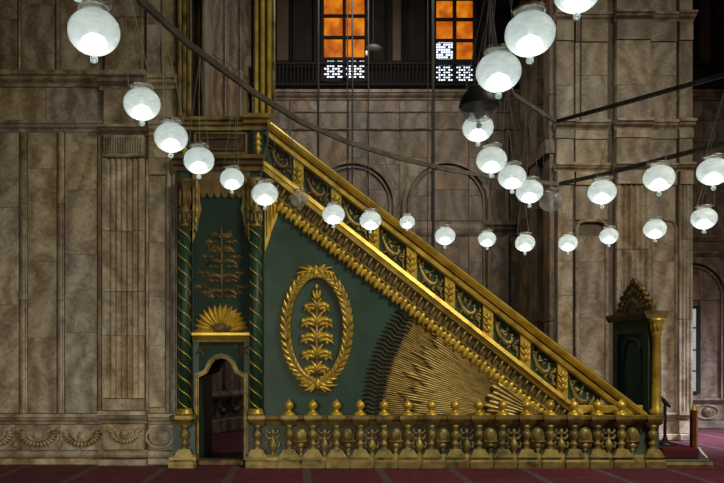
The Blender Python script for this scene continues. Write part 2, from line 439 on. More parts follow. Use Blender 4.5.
mould(wl, YL, 101, 148, 410.3, 423, mm, .25)
obj('pilaster_block', MB().slab(WX(104, YL), WX(146, YL), WZ(449, YL), WZ(423.3, YL), YL-.16, YL+.05), mm, wl)
swag(wl, YL-.16, 124.5, 435, 16, 11, mm)
mould(wl, YL, 101, 149, 449.3, 457.5, mm, .23, 'round')
obj('plinth', MB().slab(WX(101, YL), WX(149, YL), 0, WZ(457.8, YL), YL-.26, YL+.05, .02), mm, wl)
# strip between pilaster and pulpit
slabs(wl, YL, 149.5, 165.5, [176, 243, 297, 346, 407], mm)
fillet(wl, YL, 166, 171, 160, 413, mm); fillet(wl, YL, 171.5, 177, 160, 413, mm, .04); fillet(wl, YL, 146, 149, 160, 413, mm, .04)
slabs(wl, YL, 149, 177, [137, 158, 175], mm)
mould(wl, YL, 149, 178, 121.5, 136, mm, .12); slabs(wl, YL, 147, 177, [90, 121], mm, .03); mould(wl, YL, 149, 178, 77, 89.7, mm, .16)
slabs(wl, YL, 147, 161, [-40, 25, 76.5], mm, .03); slabs(wl, YL, 162, 177, [-40, 76.5], mm, .05)
slabs(wl, YL, 149.5, 165.5, [407.3, 413], mm)
mould(wl, YL, 149, 178, 413.5, 424, mm, .12)
slabs(wl, YL, 149, 177.5, [424.5, 450], mm, .03)
mb = MB().blob((WX(160, YL), YL-.03, WZ(437, YL)), .19, .06, .15, 16, 8)
mb.tube([(WX(160, YL)+.23*math.cos(2*PI*i/20), YL-.03, WZ(437, YL)+.18*math.sin(2*PI*i/20)) for i in range(20)], .022, 6, True)
obj('oval_boss', mb, mm, wl, True)
mould(wl, YL, 149, 178, 450.3, 457.5, mm, .11, 'round')
obj('plinth', MB().slab(WX(149, YL), WX(178, YL), 0, WZ(457.8, YL), YL-.15, YL+.05, .02), mm, wl)

# ============================================================ SLANTED WALL SEEN THROUGH THE PULPIT DOOR
A, B = Vector((-2.9, 17.2)), Vector((-1.32, 20.55))
ang = math.atan2(B.y-A.y, B.x-A.x); Ls = (B-A).length
sl = struct('wall_slanted', MB().box(0, Ls, 0.05, 0.4, 0, 13.0), 'joint', 'slanted alabaster wall with carved base seen through the pulpit doorway', 'wall')
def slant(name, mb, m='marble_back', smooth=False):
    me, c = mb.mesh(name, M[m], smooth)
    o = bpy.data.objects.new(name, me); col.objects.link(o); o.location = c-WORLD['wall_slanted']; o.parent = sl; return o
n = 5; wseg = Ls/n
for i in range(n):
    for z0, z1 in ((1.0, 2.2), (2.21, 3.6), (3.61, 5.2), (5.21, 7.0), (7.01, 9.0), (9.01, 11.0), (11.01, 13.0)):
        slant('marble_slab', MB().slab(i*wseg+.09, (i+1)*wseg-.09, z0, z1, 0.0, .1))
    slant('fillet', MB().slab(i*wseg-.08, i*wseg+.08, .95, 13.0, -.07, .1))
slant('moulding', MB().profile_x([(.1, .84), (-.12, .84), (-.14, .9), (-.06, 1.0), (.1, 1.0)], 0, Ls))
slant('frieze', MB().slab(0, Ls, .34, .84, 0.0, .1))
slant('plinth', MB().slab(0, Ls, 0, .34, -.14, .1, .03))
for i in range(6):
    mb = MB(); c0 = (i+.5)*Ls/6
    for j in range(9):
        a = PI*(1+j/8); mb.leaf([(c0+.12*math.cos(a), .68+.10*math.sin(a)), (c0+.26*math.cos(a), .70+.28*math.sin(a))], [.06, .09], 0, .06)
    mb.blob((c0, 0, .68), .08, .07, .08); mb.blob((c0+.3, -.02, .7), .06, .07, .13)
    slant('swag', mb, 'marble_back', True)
sl.rotation_euler = (0, 0, ang)
cc = WORLD['wall_slanted']
sl.location = Vector((A.x, A.y, 0))+Matrix.Rotation(ang, 3, 'Z') @ cc

# ============================================================ BACK WALL
YB = 20.2
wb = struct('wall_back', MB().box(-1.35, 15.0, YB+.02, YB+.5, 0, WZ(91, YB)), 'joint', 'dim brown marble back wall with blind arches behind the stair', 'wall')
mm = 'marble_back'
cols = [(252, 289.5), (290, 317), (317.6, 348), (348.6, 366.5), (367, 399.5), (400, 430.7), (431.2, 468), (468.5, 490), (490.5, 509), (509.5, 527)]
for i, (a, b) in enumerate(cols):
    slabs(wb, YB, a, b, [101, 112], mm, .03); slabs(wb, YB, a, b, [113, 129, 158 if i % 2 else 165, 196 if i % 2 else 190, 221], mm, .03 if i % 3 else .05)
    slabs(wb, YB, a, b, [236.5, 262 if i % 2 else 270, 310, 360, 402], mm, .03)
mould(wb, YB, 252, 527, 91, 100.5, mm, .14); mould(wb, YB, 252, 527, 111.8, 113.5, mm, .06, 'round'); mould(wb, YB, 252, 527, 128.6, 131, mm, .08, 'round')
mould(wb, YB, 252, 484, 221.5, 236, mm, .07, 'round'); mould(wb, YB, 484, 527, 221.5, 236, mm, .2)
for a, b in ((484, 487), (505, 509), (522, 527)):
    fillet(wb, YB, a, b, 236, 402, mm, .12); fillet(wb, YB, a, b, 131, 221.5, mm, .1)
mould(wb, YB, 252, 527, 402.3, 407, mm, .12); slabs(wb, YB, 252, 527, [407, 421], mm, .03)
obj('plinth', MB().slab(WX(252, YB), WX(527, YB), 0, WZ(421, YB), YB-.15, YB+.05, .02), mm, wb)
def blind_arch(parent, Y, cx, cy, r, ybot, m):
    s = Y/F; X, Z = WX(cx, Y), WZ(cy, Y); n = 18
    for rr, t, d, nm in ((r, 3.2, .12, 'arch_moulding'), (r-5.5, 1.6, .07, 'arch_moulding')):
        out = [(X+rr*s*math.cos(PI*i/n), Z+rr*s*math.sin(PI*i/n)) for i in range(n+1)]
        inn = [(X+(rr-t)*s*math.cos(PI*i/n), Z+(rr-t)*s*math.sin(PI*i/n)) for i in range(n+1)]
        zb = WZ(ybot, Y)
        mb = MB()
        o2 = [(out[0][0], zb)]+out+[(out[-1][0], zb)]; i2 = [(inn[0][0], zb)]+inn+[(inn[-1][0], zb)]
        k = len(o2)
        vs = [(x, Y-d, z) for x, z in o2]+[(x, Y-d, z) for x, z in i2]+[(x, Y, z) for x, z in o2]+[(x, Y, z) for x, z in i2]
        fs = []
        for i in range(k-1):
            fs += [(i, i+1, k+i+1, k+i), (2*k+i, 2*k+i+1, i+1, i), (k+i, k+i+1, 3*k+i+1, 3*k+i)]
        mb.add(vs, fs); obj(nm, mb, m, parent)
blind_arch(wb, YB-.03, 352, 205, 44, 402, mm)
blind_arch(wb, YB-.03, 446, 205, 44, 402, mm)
# stretch right of the right pier
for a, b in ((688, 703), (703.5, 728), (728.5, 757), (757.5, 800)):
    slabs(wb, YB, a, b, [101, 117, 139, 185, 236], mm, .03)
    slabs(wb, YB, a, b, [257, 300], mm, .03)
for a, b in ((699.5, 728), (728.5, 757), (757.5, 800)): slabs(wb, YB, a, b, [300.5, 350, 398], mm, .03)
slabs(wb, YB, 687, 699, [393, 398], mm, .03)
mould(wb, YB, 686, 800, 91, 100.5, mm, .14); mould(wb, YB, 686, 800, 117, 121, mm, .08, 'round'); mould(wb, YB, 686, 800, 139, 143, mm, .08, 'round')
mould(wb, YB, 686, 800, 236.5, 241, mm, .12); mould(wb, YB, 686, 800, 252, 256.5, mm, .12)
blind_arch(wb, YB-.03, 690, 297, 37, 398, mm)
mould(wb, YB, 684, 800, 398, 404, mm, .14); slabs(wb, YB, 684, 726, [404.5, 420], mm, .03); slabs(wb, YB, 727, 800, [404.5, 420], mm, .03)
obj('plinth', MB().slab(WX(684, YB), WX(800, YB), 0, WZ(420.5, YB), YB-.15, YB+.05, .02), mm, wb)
mb = MB().blob((WX(706, YB), YB-.03, WZ(412, YB)), .13, .07, .13, 14, 8)
mb.tube([(WX(706, YB)+.3*math.cos(2*PI*i/22), YB-.03, WZ(412, YB)+.17*math.sin(2*PI*i/22)) for i in range(22)], .03, 6, True)
obj('oval_boss', mb, mm, wb, True)
# narrow lit window
w3 = empty('window_3', (WX(692, YB), YB-.03, WZ(392, YB)), 'tall narrow bright window beside the right pier', 'window'); w3['kind'] = 'structure'
obj('pane', MB().box(WX(690.2, YB), WX(694.8, YB), YB-.06, YB-.045, WZ(391, YB), WZ(309, YB)), 'day_dim', w3)
mb = MB()
for a, b, c, d in ((687.5, 690.2, 306, 393), (694.8, 698.5, 306, 393)): mb.box(WX(a, YB), WX(b, YB), YB-.11, YB-.03, WZ(d, YB), WZ(c, YB))
mb.box(WX(690, YB), WX(695, YB), YB-.11, YB-.03, WZ(309, YB), WZ(306, YB)); mb.box(WX(690, YB), WX(695, YB), YB-.11, YB-.03, WZ(393, YB), WZ(391, YB))
for yy in (328, 350, 371): mb.box(WX(690, YB), WX(695, YB), YB-.09, YB-.05, WZ(yy+.8, YB), WZ(yy-.8, YB))
obj('window_frame', mb, 'wood_dark', w3)

# ============================================================ UPPER GALLERY WALL WITH STAINED WINDOWS
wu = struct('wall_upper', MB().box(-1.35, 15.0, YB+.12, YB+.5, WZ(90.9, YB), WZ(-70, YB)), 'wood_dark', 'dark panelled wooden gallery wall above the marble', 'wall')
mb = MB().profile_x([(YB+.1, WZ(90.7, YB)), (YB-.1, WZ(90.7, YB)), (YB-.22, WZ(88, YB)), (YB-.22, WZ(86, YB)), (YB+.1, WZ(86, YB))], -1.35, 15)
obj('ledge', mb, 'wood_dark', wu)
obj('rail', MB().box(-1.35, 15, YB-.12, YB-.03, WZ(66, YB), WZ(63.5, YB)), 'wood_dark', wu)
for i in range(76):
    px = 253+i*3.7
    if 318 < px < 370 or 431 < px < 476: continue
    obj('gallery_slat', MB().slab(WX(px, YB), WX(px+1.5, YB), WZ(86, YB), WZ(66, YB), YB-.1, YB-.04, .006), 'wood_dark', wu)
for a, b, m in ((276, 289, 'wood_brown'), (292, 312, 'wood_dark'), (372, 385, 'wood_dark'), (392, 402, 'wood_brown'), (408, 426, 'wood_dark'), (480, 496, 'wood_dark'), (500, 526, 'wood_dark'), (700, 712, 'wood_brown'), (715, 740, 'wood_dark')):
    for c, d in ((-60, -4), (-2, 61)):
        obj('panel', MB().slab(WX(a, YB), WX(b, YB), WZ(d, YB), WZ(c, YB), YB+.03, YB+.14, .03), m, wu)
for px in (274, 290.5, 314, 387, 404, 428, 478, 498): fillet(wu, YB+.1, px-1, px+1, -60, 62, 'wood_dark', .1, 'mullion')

def gallery_window(name, label, x0, x1, rows, white):
    """rows: image rows of the pane edges; white[c] = row index from which column c is a pierced screen against daylight"""
    w = empty(name, (WX((x0+x1)/2, YB), YB, WZ(80, YB)), label, 'window'); w['kind'] = 'structure'
    xm = (x0+x1)/2
    mb = MB()
    for a, b in ((x0-3.5, x0), (x1, x1+3.5), (xm-1.6, xm+1.6)): mb.box(WX(a, YB), WX(b, YB), YB-.06, YB+.12, WZ(82, YB), WZ(-65, YB))
    mb.box(WX(x0, YB), WX(x1, YB), YB-.06, YB+.12, WZ(83, YB), WZ(rows[-1]+.6, YB))
    for r in rows[1:-1]: mb.box(WX(x0, YB), WX(x1, YB), YB-.04, YB+.12, WZ(r+1.2, YB), WZ(r-1.2, YB))
    obj('window_frame', mb, 'wood_dark', w)
    for c, (a, b) in enumerate(((x0, xm-1.6), (xm+1.6, x1))):
        for i, (r0, r1) in enumerate(zip(rows, rows[1:])):
            day = i >= white[c]
            obj('pane', MB().box(WX(a, YB), WX(b, YB), YB+.05, YB+.07, WZ(r1-1, YB), WZ(r0+1, YB)), 'day' if day else 'amber', w)
            if day:
                mb = MB(); xa, xb, za, zb = WX(a, YB), WX(b, YB), WZ(r1, YB), WZ(r0, YB)
                nx = 7; nz = max(3, int((zb-za)/(xb-xa)*nx)); dx = (xb-xa)/nx; dz = (zb-za)/nz
                dens = 0.12 if (i < len(rows)-2) else 0.26
                for p in range(nx+1): mb.box(xa+p*dx-dx*dens*.5, xa+p*dx+dx*dens*.5, YB+.0, YB+.03, za, zb)
                for q in range(nz+1): mb.box(xa, xb, YB+.0, YB+.03, za+q*dz-dz*dens*.55, za+q*dz+dz*dens*.55)
                for p in range(nx):
                    for q in range(nz):
                        if (p+q*2) % (7 if i < len(rows)-2 else 4) == 0: mb.prism([(xa+(p+.5+.52*math.cos(PI/2*j))*dx, za+(q+.5+.52*math.sin(PI/2*j))*dz) for j in range(4)], YB-.01, YB+.03)
                obj('pierced_screen', mb, 'wood_dark', w)
gallery_window('window_1', 'amber stained glass gallery window with white pierced screen, left of the hanging grey dish', 324, 364.5, [-62, -43, -24, -4, 16, 37.5, 59, 78], (6, 6))
gallery_window('window_2', 'amber stained glass gallery window nearest the steep column of globe lamps', 436, 473, [-62, -42, -22, -1, 19.5, 40.5, 61, 81], (5, 6))

# ============================================================ RIGHT PIER
YR = 17.3
wr = struct('wall_right', MB().box(WX(555, YR), WX(690, YR), YR+.02, YB, 0, WZ(-60, YR)), 'joint', 'pale veined marble pier with stacked pilasters behind the pulpit gate', 'wall')
mm = 'marble_right'
# side face turned towards the camera's left: pilaster strips, its shade put into the colour as darker marble
XS = WX(555, YR)
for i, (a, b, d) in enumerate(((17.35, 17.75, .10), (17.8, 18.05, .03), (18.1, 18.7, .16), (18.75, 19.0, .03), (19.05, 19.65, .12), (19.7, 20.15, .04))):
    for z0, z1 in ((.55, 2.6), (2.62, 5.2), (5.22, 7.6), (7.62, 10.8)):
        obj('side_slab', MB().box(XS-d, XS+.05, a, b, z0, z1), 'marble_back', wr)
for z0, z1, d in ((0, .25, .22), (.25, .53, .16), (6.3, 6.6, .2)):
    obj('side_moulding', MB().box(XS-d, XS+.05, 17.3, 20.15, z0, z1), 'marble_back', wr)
# front columns of slabs
front = [(555.5, 572, .10), (575, 607, .03), (614, 647.5, .16), (649.5, 675.5, .04), (677, 690, .12)]
for i, (a, b, d) in enumerate(front):
    slabs(wr, YR, a, b, [-55, -10, 15], mm, d)
    slabs(wr, YR, a, b, [43, 76 if i % 2 else 87, 121], mm, d)
    slabs(wr, YR, a, b, [140, 164], mm, d)
    low = 236 if i == 1 else 186
    slabs(wr, YR, a, b, [23, 42.5], mm, d+.03)
    if i in (2, 4):
        continue
    slabs(wr, YR, a+1, b-1, [low, 262, 318 if i else 296, 370, 417], mm, d)
fluted(wr, YR, 614, 648, [186, 250, 330, 417], 5, mm, .16)
fluted(wr, YR, 676.5, 689.5, [186, 240, 320, 380, 417], 3, mm, .14)
for (a, b, d) in front:
    mould(wr, YR, a-2, b+2, 15.3, 22.7, mm, d+.16); mould(wr, YR, a-1.5, b+1.5, 121.5, 130.5, mm, d+.14); slabs(wr, YR, a-.5, b+.5, [130.8, 139.7], mm, d+.03)
    mould(wr, YR, a-1.5, b+1.5, 164.3, 172, mm, d+.10); slabs(wr, YR, a, b, [172.3, 185.7], mm, d+.05)
    mould(wr, YR, a-1.5, b+1.5, 412, 420, mm, d+.08); slabs(wr, YR, a-1, b+1, [420.3, 433], mm, d+.03)
    obj('plinth', MB().slab(WX(a-2, YR), WX(b+2, YR), 0, WZ(433.3, YR), YR-d-.12, YR+.05, .02), mm, wr)
# arched panel moulding on the second column
s = YR/F; Xa = WX(591, YR)
out = [(576, 412), (576, 228), (578.5, 223), (584, 221), (598, 221), (603.5, 223), (606, 228), (606, 412)]
mb = MB().tube([(WX(px, YR), YR-.05, WZ(py, YR)) for px, py in out], .045, 6); obj('panel_moulding', mb, mm, wr)
mb = MB().tube([(WX(px, YR), YR-.05, WZ(py, YR)) for px, py in [(651, 412), (651, 228), (654, 222), (660, 220), (666, 220), (672, 222), (675, 228), (675, 412)]], .04, 6); obj('panel_moulding', mb, mm, wr)
slabs(wr, YR, 575, 607, [186, 220], mm, .03)

# ============================================================ PULPIT (MINBAR)
YF, YK = 13.3, 15.2                    # front and rear faces
sF = YF/F
def fx(px): return WX(px, YF)
def fz(py): return WZ(py, YF)
def fp(pts): return [(fx(a), fz(b)) for a, b in pts]
mn = empty('minbar', (fx(400), 14.25, 0), 'tall green and gold stair pulpit with carved rail, sunburst and oval wreath', 'pulpit')

# --- tower body with the arched passage through it
arch_l = [(199, 377), (202.5, 375.5), (207.5, 373), (209.5, 368.5), (212, 363.5), (216, 359.5), (221.5, 358)]
arch = arch_l+[(443-a, b) for a, b in arch_l[-2::-1]]
obj('tower_body', MB().prism(fp([(177, 467), (199, 467), (199, 118), (177, 118)]), YF, YK), 'green', mn)
obj('tower_body', MB().prism(fp([(244, 467), (264, 467), (264, 118), (244, 118)]), YF, YK), 'green', mn)
mb = MB(); n = len(arch)                                     # lintel built as quads between arch and a level line
for (a, b), (c, d) in zip(arch, arch[1:]): mb.prism(fp([(a, b), (c, d), (c, 300), (a, 300)]), YF, YK)
mb.prism(fp([(199, 300), (244, 300), (244, 118), (199, 118)]), YF+.02, YK)
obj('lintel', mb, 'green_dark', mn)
# gilt frame along the opening
path = [(199, 460)]+arch+[(244, 460)]
mb = MB(); k = len(path)
out = [(195, 460), (195, 374), (200, 372), (204, 370), (206, 366), (209, 360), (214.5, 355.5), (221.5, 353.5)]
out = out+[(443-a, b) for a, b in out[-2::-1]]
inn = [(199, 460)]+arch_l; inn = inn+[(443-a, b) for a, b in inn[-2::-1]]
for p0, p1, q0, q1 in zip(out, out[1:], inn, inn[1:]):
    mb.prism(fp([q0, q1, p1, p0]) if False else fp([p0, q0, q1, p1]), YF-.05, YF+.02)
mb.tube([(fx((a+c)/2), YF-.05, fz((b+d)/2)) for (a, b), (c, d) in zip(out, inn)], .022, 6)
obj('door_frame', mb, 'gold_dull', mn)
obj('threshold', MB().slab(fx(196.5), fx(244.5), 0, fz(459), YF-.12, YF+.12, .015), 'gold_brown', mn)

# --- small scroll helper: spiral of a tapering tube with a leaf tip
def scroll(mb, x, z, r, a0, turns, y, t, sgn=1):
    pts = []; rs = []
    for i in range(13):
        u = i/12.0; a = a0+sgn*u*turns*2*PI; rr = r*(1-.78*u)
        pts.append((x+rr*math.cos(a), y, z+rr*math.sin(a))); rs.append(t*(1-.4*u))
    mb.tube(pts, rs, 5)
def curl_leaf(mb, x, z, ang, L, w, y, t, bend=0.6):
    """leaf growing from (x,z) along ang, curling by bend radians"""
    pts = [(x, z)]; a = ang; n = 6
    for i in range(n):
        a = ang+bend*(i/(n-1.0)); px_, pz_ = pts[-1]
        pts.append((px_+L/n*math.cos(a), pz_+L/n*math.sin(a)))
    mb.leaf(pts, [w*.35, w*.8, w, w*.95, w*.75, w*.5, w*.12], y, t)

# --- lunette over the door: carved leaf fan on a gilt shelf
mb = MB().profile_x([(YF+.03, fz(342)), (YF-.06, fz(342)), (YF-.08, fz(340)), (YF-.13, fz(337)), (YF-.16, fz(335.5)), (YF-.16, fz(333)), (YF+.03, fz(333))], fx(193), fx(250))
shelf = obj('door_shelf', mb, 'gold', mn)
for i in range(15):
    a = PI*(0.03+0.94*i/14.0); mb = MB()
    r0, r1 = .10, .43+.03*math.sin(a)
    x0, z0 = fx(221.5)+r0*1.15*math.cos(a), fz(333)+.03+r0*math.sin(a)
    mb.leaf([(fx(221.5)+rr*1.05*math.cos(a+.10*math.sin(6*rr)), fz(333)+.02+rr*1.02*math.sin(a+.10*math.sin(6*rr))) for rr in (r0, .2, .3, .38, r1)], [.04, .075, .10, .085, .02], YF-.01-.015*(i % 2), .07)
    obj('fan_leaf', mb, 'gold', shelf)
mb = MB().blob((fx(221.5), YF-.04, fz(328)), .17, .06, .09, 14, 8)
for i in range(5): scroll(mb, fx(221.5)+(i-2)*.07, fz(327.5)+.02*(i % 2), .045, i, .9, YF-.10, .012)
obj('fan_boss', mb, 'gold_brown', shelf, True)
for sx in (-1, 1):
    mb = MB(); X = fx(221.5)+sx*.36
    scroll(mb, X, fz(349), .05, 0, 1.1, YF-.01, .012, sx); scroll(mb, X-sx*.13, fz(347), .04, PI, 1.1, YF-.01, .01, -sx)
    for a in (-2.2, -.9, .4): curl_leaf(mb, X, fz(350), a, .13, .04, YF, .02, .6*sx)
    obj('spandrel_scroll', mb, 'gold_brown', mn)

# --- tall niche panel with faded arabesque
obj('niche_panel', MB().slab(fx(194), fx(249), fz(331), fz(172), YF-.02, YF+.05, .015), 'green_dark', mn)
mb = MB(); X = fx(221.5)
mb.leaf([(X, fz(300)), (X, fz(270)), (X, fz(240)), (X, fz(222))], [.03, .05, .04, .01], YF-.02, .02)
for py, L, sp in ((292, .30, .35), (278, .34, .7), (263, .30, .6), (250, .22, .8), (238, .15, 1.0)):
    for sx in (-1, 1):
        a = PI/2-sx*(PI/2-sp*.4)*.85
        curl_leaf(mb, X, fz(py), a, L, .09, YF-.02, .03, -sx*1.2)
        scroll(mb, X+sx*L*.75, fz(py-3), .07, PI/2, 1.0, YF-.025, .014, -sx)
for sx in (-1, 1):
    for py, u in ((298, .12), (294, .26), (288, .34), (282, .14), (274, .30), (268, .16), (258, .24), (252, .10), (243, .16), (236, .06)):
        curl_leaf(mb, X+sx*u, fz(py), PI/2-sx*.9, .15, .07, YF-.02, .022, -sx*1.6); curl_leaf(mb, X+sx*u, fz(py), PI/2+sx*.9, .11, .05, YF-.02, .02, sx*1.4)
obj('niche_arabesque', mb, 'gold_brown', mn)
# gilt lambrequin hanging round the niche
top = [(192.5, 172), (250.5, 172), (250.5, 188)]
sc = [(250.5, 190)]
mb = MB()
for i in range(6):
    a, b = 200+i*7.2, 207.2+i*7.2
    mb.prism(fp([(a, 172), (a, 193), (a+1.6, 197), (a+3.6, 198.5), (a+5.6, 197), (b, 193), (b, 172)]), YF-.05, YF+.0)
lam = obj('lambrequin', mb, 'gold_brown', mn)
for sx in (0, 1):
    fl_ = (lambda a: a) if sx == 0 else (lambda a: 443-a)
    prs = [(193, 172), (193, 244), (195.5, 236), (199, 222), (202, 209), (200.5, 203), (200, 172)]
    pts = fp([(fl_(a), b) for a, b in prs])
    if sx: pts = pts[::-1]
    obj('lambrequin_wing', MB().prism(pts, YF-.06, YF), 'gold_dull', lam)
    mb = MB()
    for py, hh in ((180, 14), (194, 12), (206, 12), (217, 10), (227, 8)):
        xx = fx(fl_(196.3 if py > 210 else 197)); mb.leaf([(xx, fz(py+hh)), (xx, fz(py+hh*.5)), (xx, fz(py))], [.02, .075, .03], YF-.06, .03)
    obj('lambrequin_leaf', mb, 'gold_dull', lam)

# --- twisted columns
def twisted_column(cxp):
    Yc = 13.12; X = WX(cxp, Yc); z0, z1 = WZ(412, Yc), WZ(228, Yc); R = .098
    prof = [(R, 0), (R, (z1-z0)*.5), (R*.94, z1-z0)]
    c = obj('column', MB().lathe((X, Yc, z0), prof, 18), 'green_grey' if False else 'green', mn, True)
    for ph in (0, PI):
        pts = []; n = 110; turns = (z1-z0)/.44
        for i in range(n+1):
            u = i/n; a = ph-u*turns*2*PI
            pts.append((X+R*1.0*math.cos(a), Yc+R*1.0*math.sin(a), z0+u*(z1-z0)))
        mb = MB(); mb.tube(pts, .011, 5); obj('spiral_band', mb, 'gold', c, True)
    obj('column_base', MB().lathe((X, Yc, WZ(415.1, 12.95)), [(.14, 0), (.145, .03), (.12, .05), (.125, .075), (.10, .10)], 18), 'gold', c, True)
    mb = MB().lathe((X, Yc, z1), [(.09, 0), (.12, .03), (.085, .07), (.085, .2), (.12, .25), (.12, .29), (.085, .33), (.09, .62), (.14, .75), (.15, .82)], 16)
    for j in range(8):
        a = 2*PI*j/8
        for zz, hh in ((.07, .18), (.36, .28)):
            mb.blob((X+.088*math.cos(a), Yc+.088*math.sin(a), z1+zz+hh/2), .030, .030, hh*.55, 6, 5)
    obj('capital', mb, 'gold_brown' if cxp < 200 else 'gold_dull', c, True)
twisted_column(184.5); twisted_column(255.5)
for a, b in ((177, 192), (249, 264)):
    obj('column_pedestal', MB().box(fx(a), fx(b), 13.11, YF, 0, WZ(415.6, 12.95)), 'green_grey', mn)
for a, b in ((177, 180), (190.5, 193), (249.5, 252), (260.5, 264)):
    obj('corner_strip', MB().slab(fx(a), fx(b), fz(412), fz(172), YF-.03, YF+.02, .01), 'green_dark', mn)

# --- parapet of the platform
def cornice(parent, x0, x1, yt, yb, d, m, Y=YF, name='cornice'):
    zt, zb = WZ(yt, Y), WZ(yb, Y); h = zt-zb
    pr = [(-.03, 0), (.3*d, 0), (.4*d, .25*h), (.65*d, .4*h), (.75*d, .6*h), (d, .72*h), (d, h), (-.03, h)]
    return obj(name, MB().profile_x([(Y-p, zb+q) for p, q in pr], WX(x0, Y), WX(x1, Y)), m, parent)
cornice(mn, 174, 267, 157, 171.5, .20, 'gold_brown'); cornice(mn, 176, 250, 119, 131, .16, 'gold_dull'); cornice(mn, 244, 272, 117, 131, .22, 'gold_dull')
obj('parapet_panel', MB().slab(fx(192), fx(249), fz(157), fz(131), YF-.02, YF+.05), 'wood_brown', mn)
for r, m in (((194, 247, 133, 155), 'gold_dull'), ((200, 241, 138, 151), 'gold_brown')):
    mb = MB(); a, b, c, d = r
    for q in ((a, b, c, c+2), (a, b, d-2, d), (a, a+2, c, d), (b-2, b, c, d)): mb.slab(fx(q[0]), fx(q[1]), fz(q[3]), fz(q[2]), YF-.05, YF, .012)
    obj('panel_frame', mb, m, mn)
for px0, px1 in ((178, 191), (252, 264)):
    o = obj('parapet_post', MB().slab(fx(px0), fx(px1), fz(157), fz(131), YF-.09, YF+.05), 'green_dark', mn)
    mb = MB(); xx = fx((px0+px1)/2)
    for py in (135, 141, 147): mb.leaf([(xx, fz(py+9)), (xx, fz(py+4)), (xx, fz(py-1))], [.03, .13, .04], YF-.09, .04)
    obj('leaf_ornament', mb, 'gold', o)

# --- canopy posts standing on the platform
def canopy_post(px0, px1, Y, m):
    a, b = WX(px0, Y), WX(px1, Y); z0 = WZ(118, YF); z1 = 8.9
    p = obj('canopy_post', MB().box(a, b, Y, Y+(b-a), z0, z1), 'green_dark', mn)
    w = b-a
    for u in (.12, .5, .88):
        obj('gilt_strip', MB().slab(a+u*w-.035, a+u*w+.035, z0+.001, z1, Y-.035, Y+.01, .02), m, p)
canopy_post(178, 190.5, YF-.05, 'gold_dull'); canopy_post(254, 271, YF-.05, 'gold')
XL, XR = fx(178), fx(271)
canopy_post(CX+XL*F/15.0, CX+XL*F/15.0+11, 15.0, 'gold_brown'); canopy_post(CX+XR*F/15.0-13, CX+XR*F/15.0, 15.0, 'gold_dull')
obj('canopy_beam', MB().box(XL, XR, YF-.05, 15.2, 8.9, 9.15), 'gold_dull', mn)

# --- stair flank and steps
SL = .775; SM = .785
def yu(x): return 240+SL*(x-420)
def yl(x): return 283.5+SM*(x-420)
xe = 420+(409-283.5)/SM
flank = obj('stair_side', MB().prism(fp([(264, 467), (646, 467), (646, 412), (590, 412), (264, yl(264)+6)]), YF, YK), 'green', mn)
nst = 22
for i in range(nst):
    a = 268+i*(600-268)/nst; b = a+(600-268)/nst
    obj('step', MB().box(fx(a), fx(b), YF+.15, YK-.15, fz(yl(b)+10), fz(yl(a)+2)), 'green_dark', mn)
def band(x0, x1, f0, f1, y0, y1):
    """sloping band between two image lines"""
    return MB().prism(fp([(x0, f1(x0)), (x1, f1(x1)), (x1, f0(x1)), (x0, f0(x0))]), y0, y1)
def sloping(name, x0, x1, f0, f1, prof, m, parent, Yb=YF):
    """moulded sloping rail: prof = list of (fraction down, depth)"""
    mb = MB(); vs = []; n = len(prof)
    for xx in (x0, x1):
        for u, d in prof: vs.append((fx(xx), Yb-d, fz(f0(xx)+(f1(xx)-f0(xx))*u)))
        for u, d in (prof[-1], prof[0]): vs.append((fx(xx), Yb+.12, fz(f0(xx)+(f1(xx)-f0(xx))*u)))
    k = n+2
    fs = [list(range(k)), list(range(2*k-1, k-1, -1))]+[(i, i+k, (i+1) % k+k, (i+1) % k) for i in range(k)]
    mb.add(vs, fs); return obj(name, mb, m, parent)
up = sloping('upper_rail', 268, 643, yu, lambda x: yu(x)+8, [(0, .02), (0, .16), (.25, .19), (.7, .17), (1, .13)], 'gold', mn)
sloping('rail_groove', 268, 643, lambda x: yu(x)+8, lambda x: yu(x)+10.5, [(0, .10), (1, .10)], 'gold_brown', up)
sloping('rail_lower_bead', 268, 640, lambda x: yu(x)+10.5, lambda x: yu(x)+17, [(0, .11), (.2, .14), (.8, .13), (1, .09)], 'gold', up)
sloping('hand_rail', 268, 645, lambda x: yu(x)-2, lambda x: yu(x)-.1, [(0, .0), (.1, .1), (1, .12)], 'gold_brown', up)
lo = sloping('lower_rail', 264, xe, yl, lambda x: yl(x)+12.5, [(0, .06), (.08, .15), (.45, .17), (.5, .12), (.9, .11), (1, .08)], 'gold', mn)
sloping('rear_rail', 268, 643, yu, lambda x: yl(x)+10, [(0, -.01), (1, -.01)], 'green_dark', mn, YK-.14)

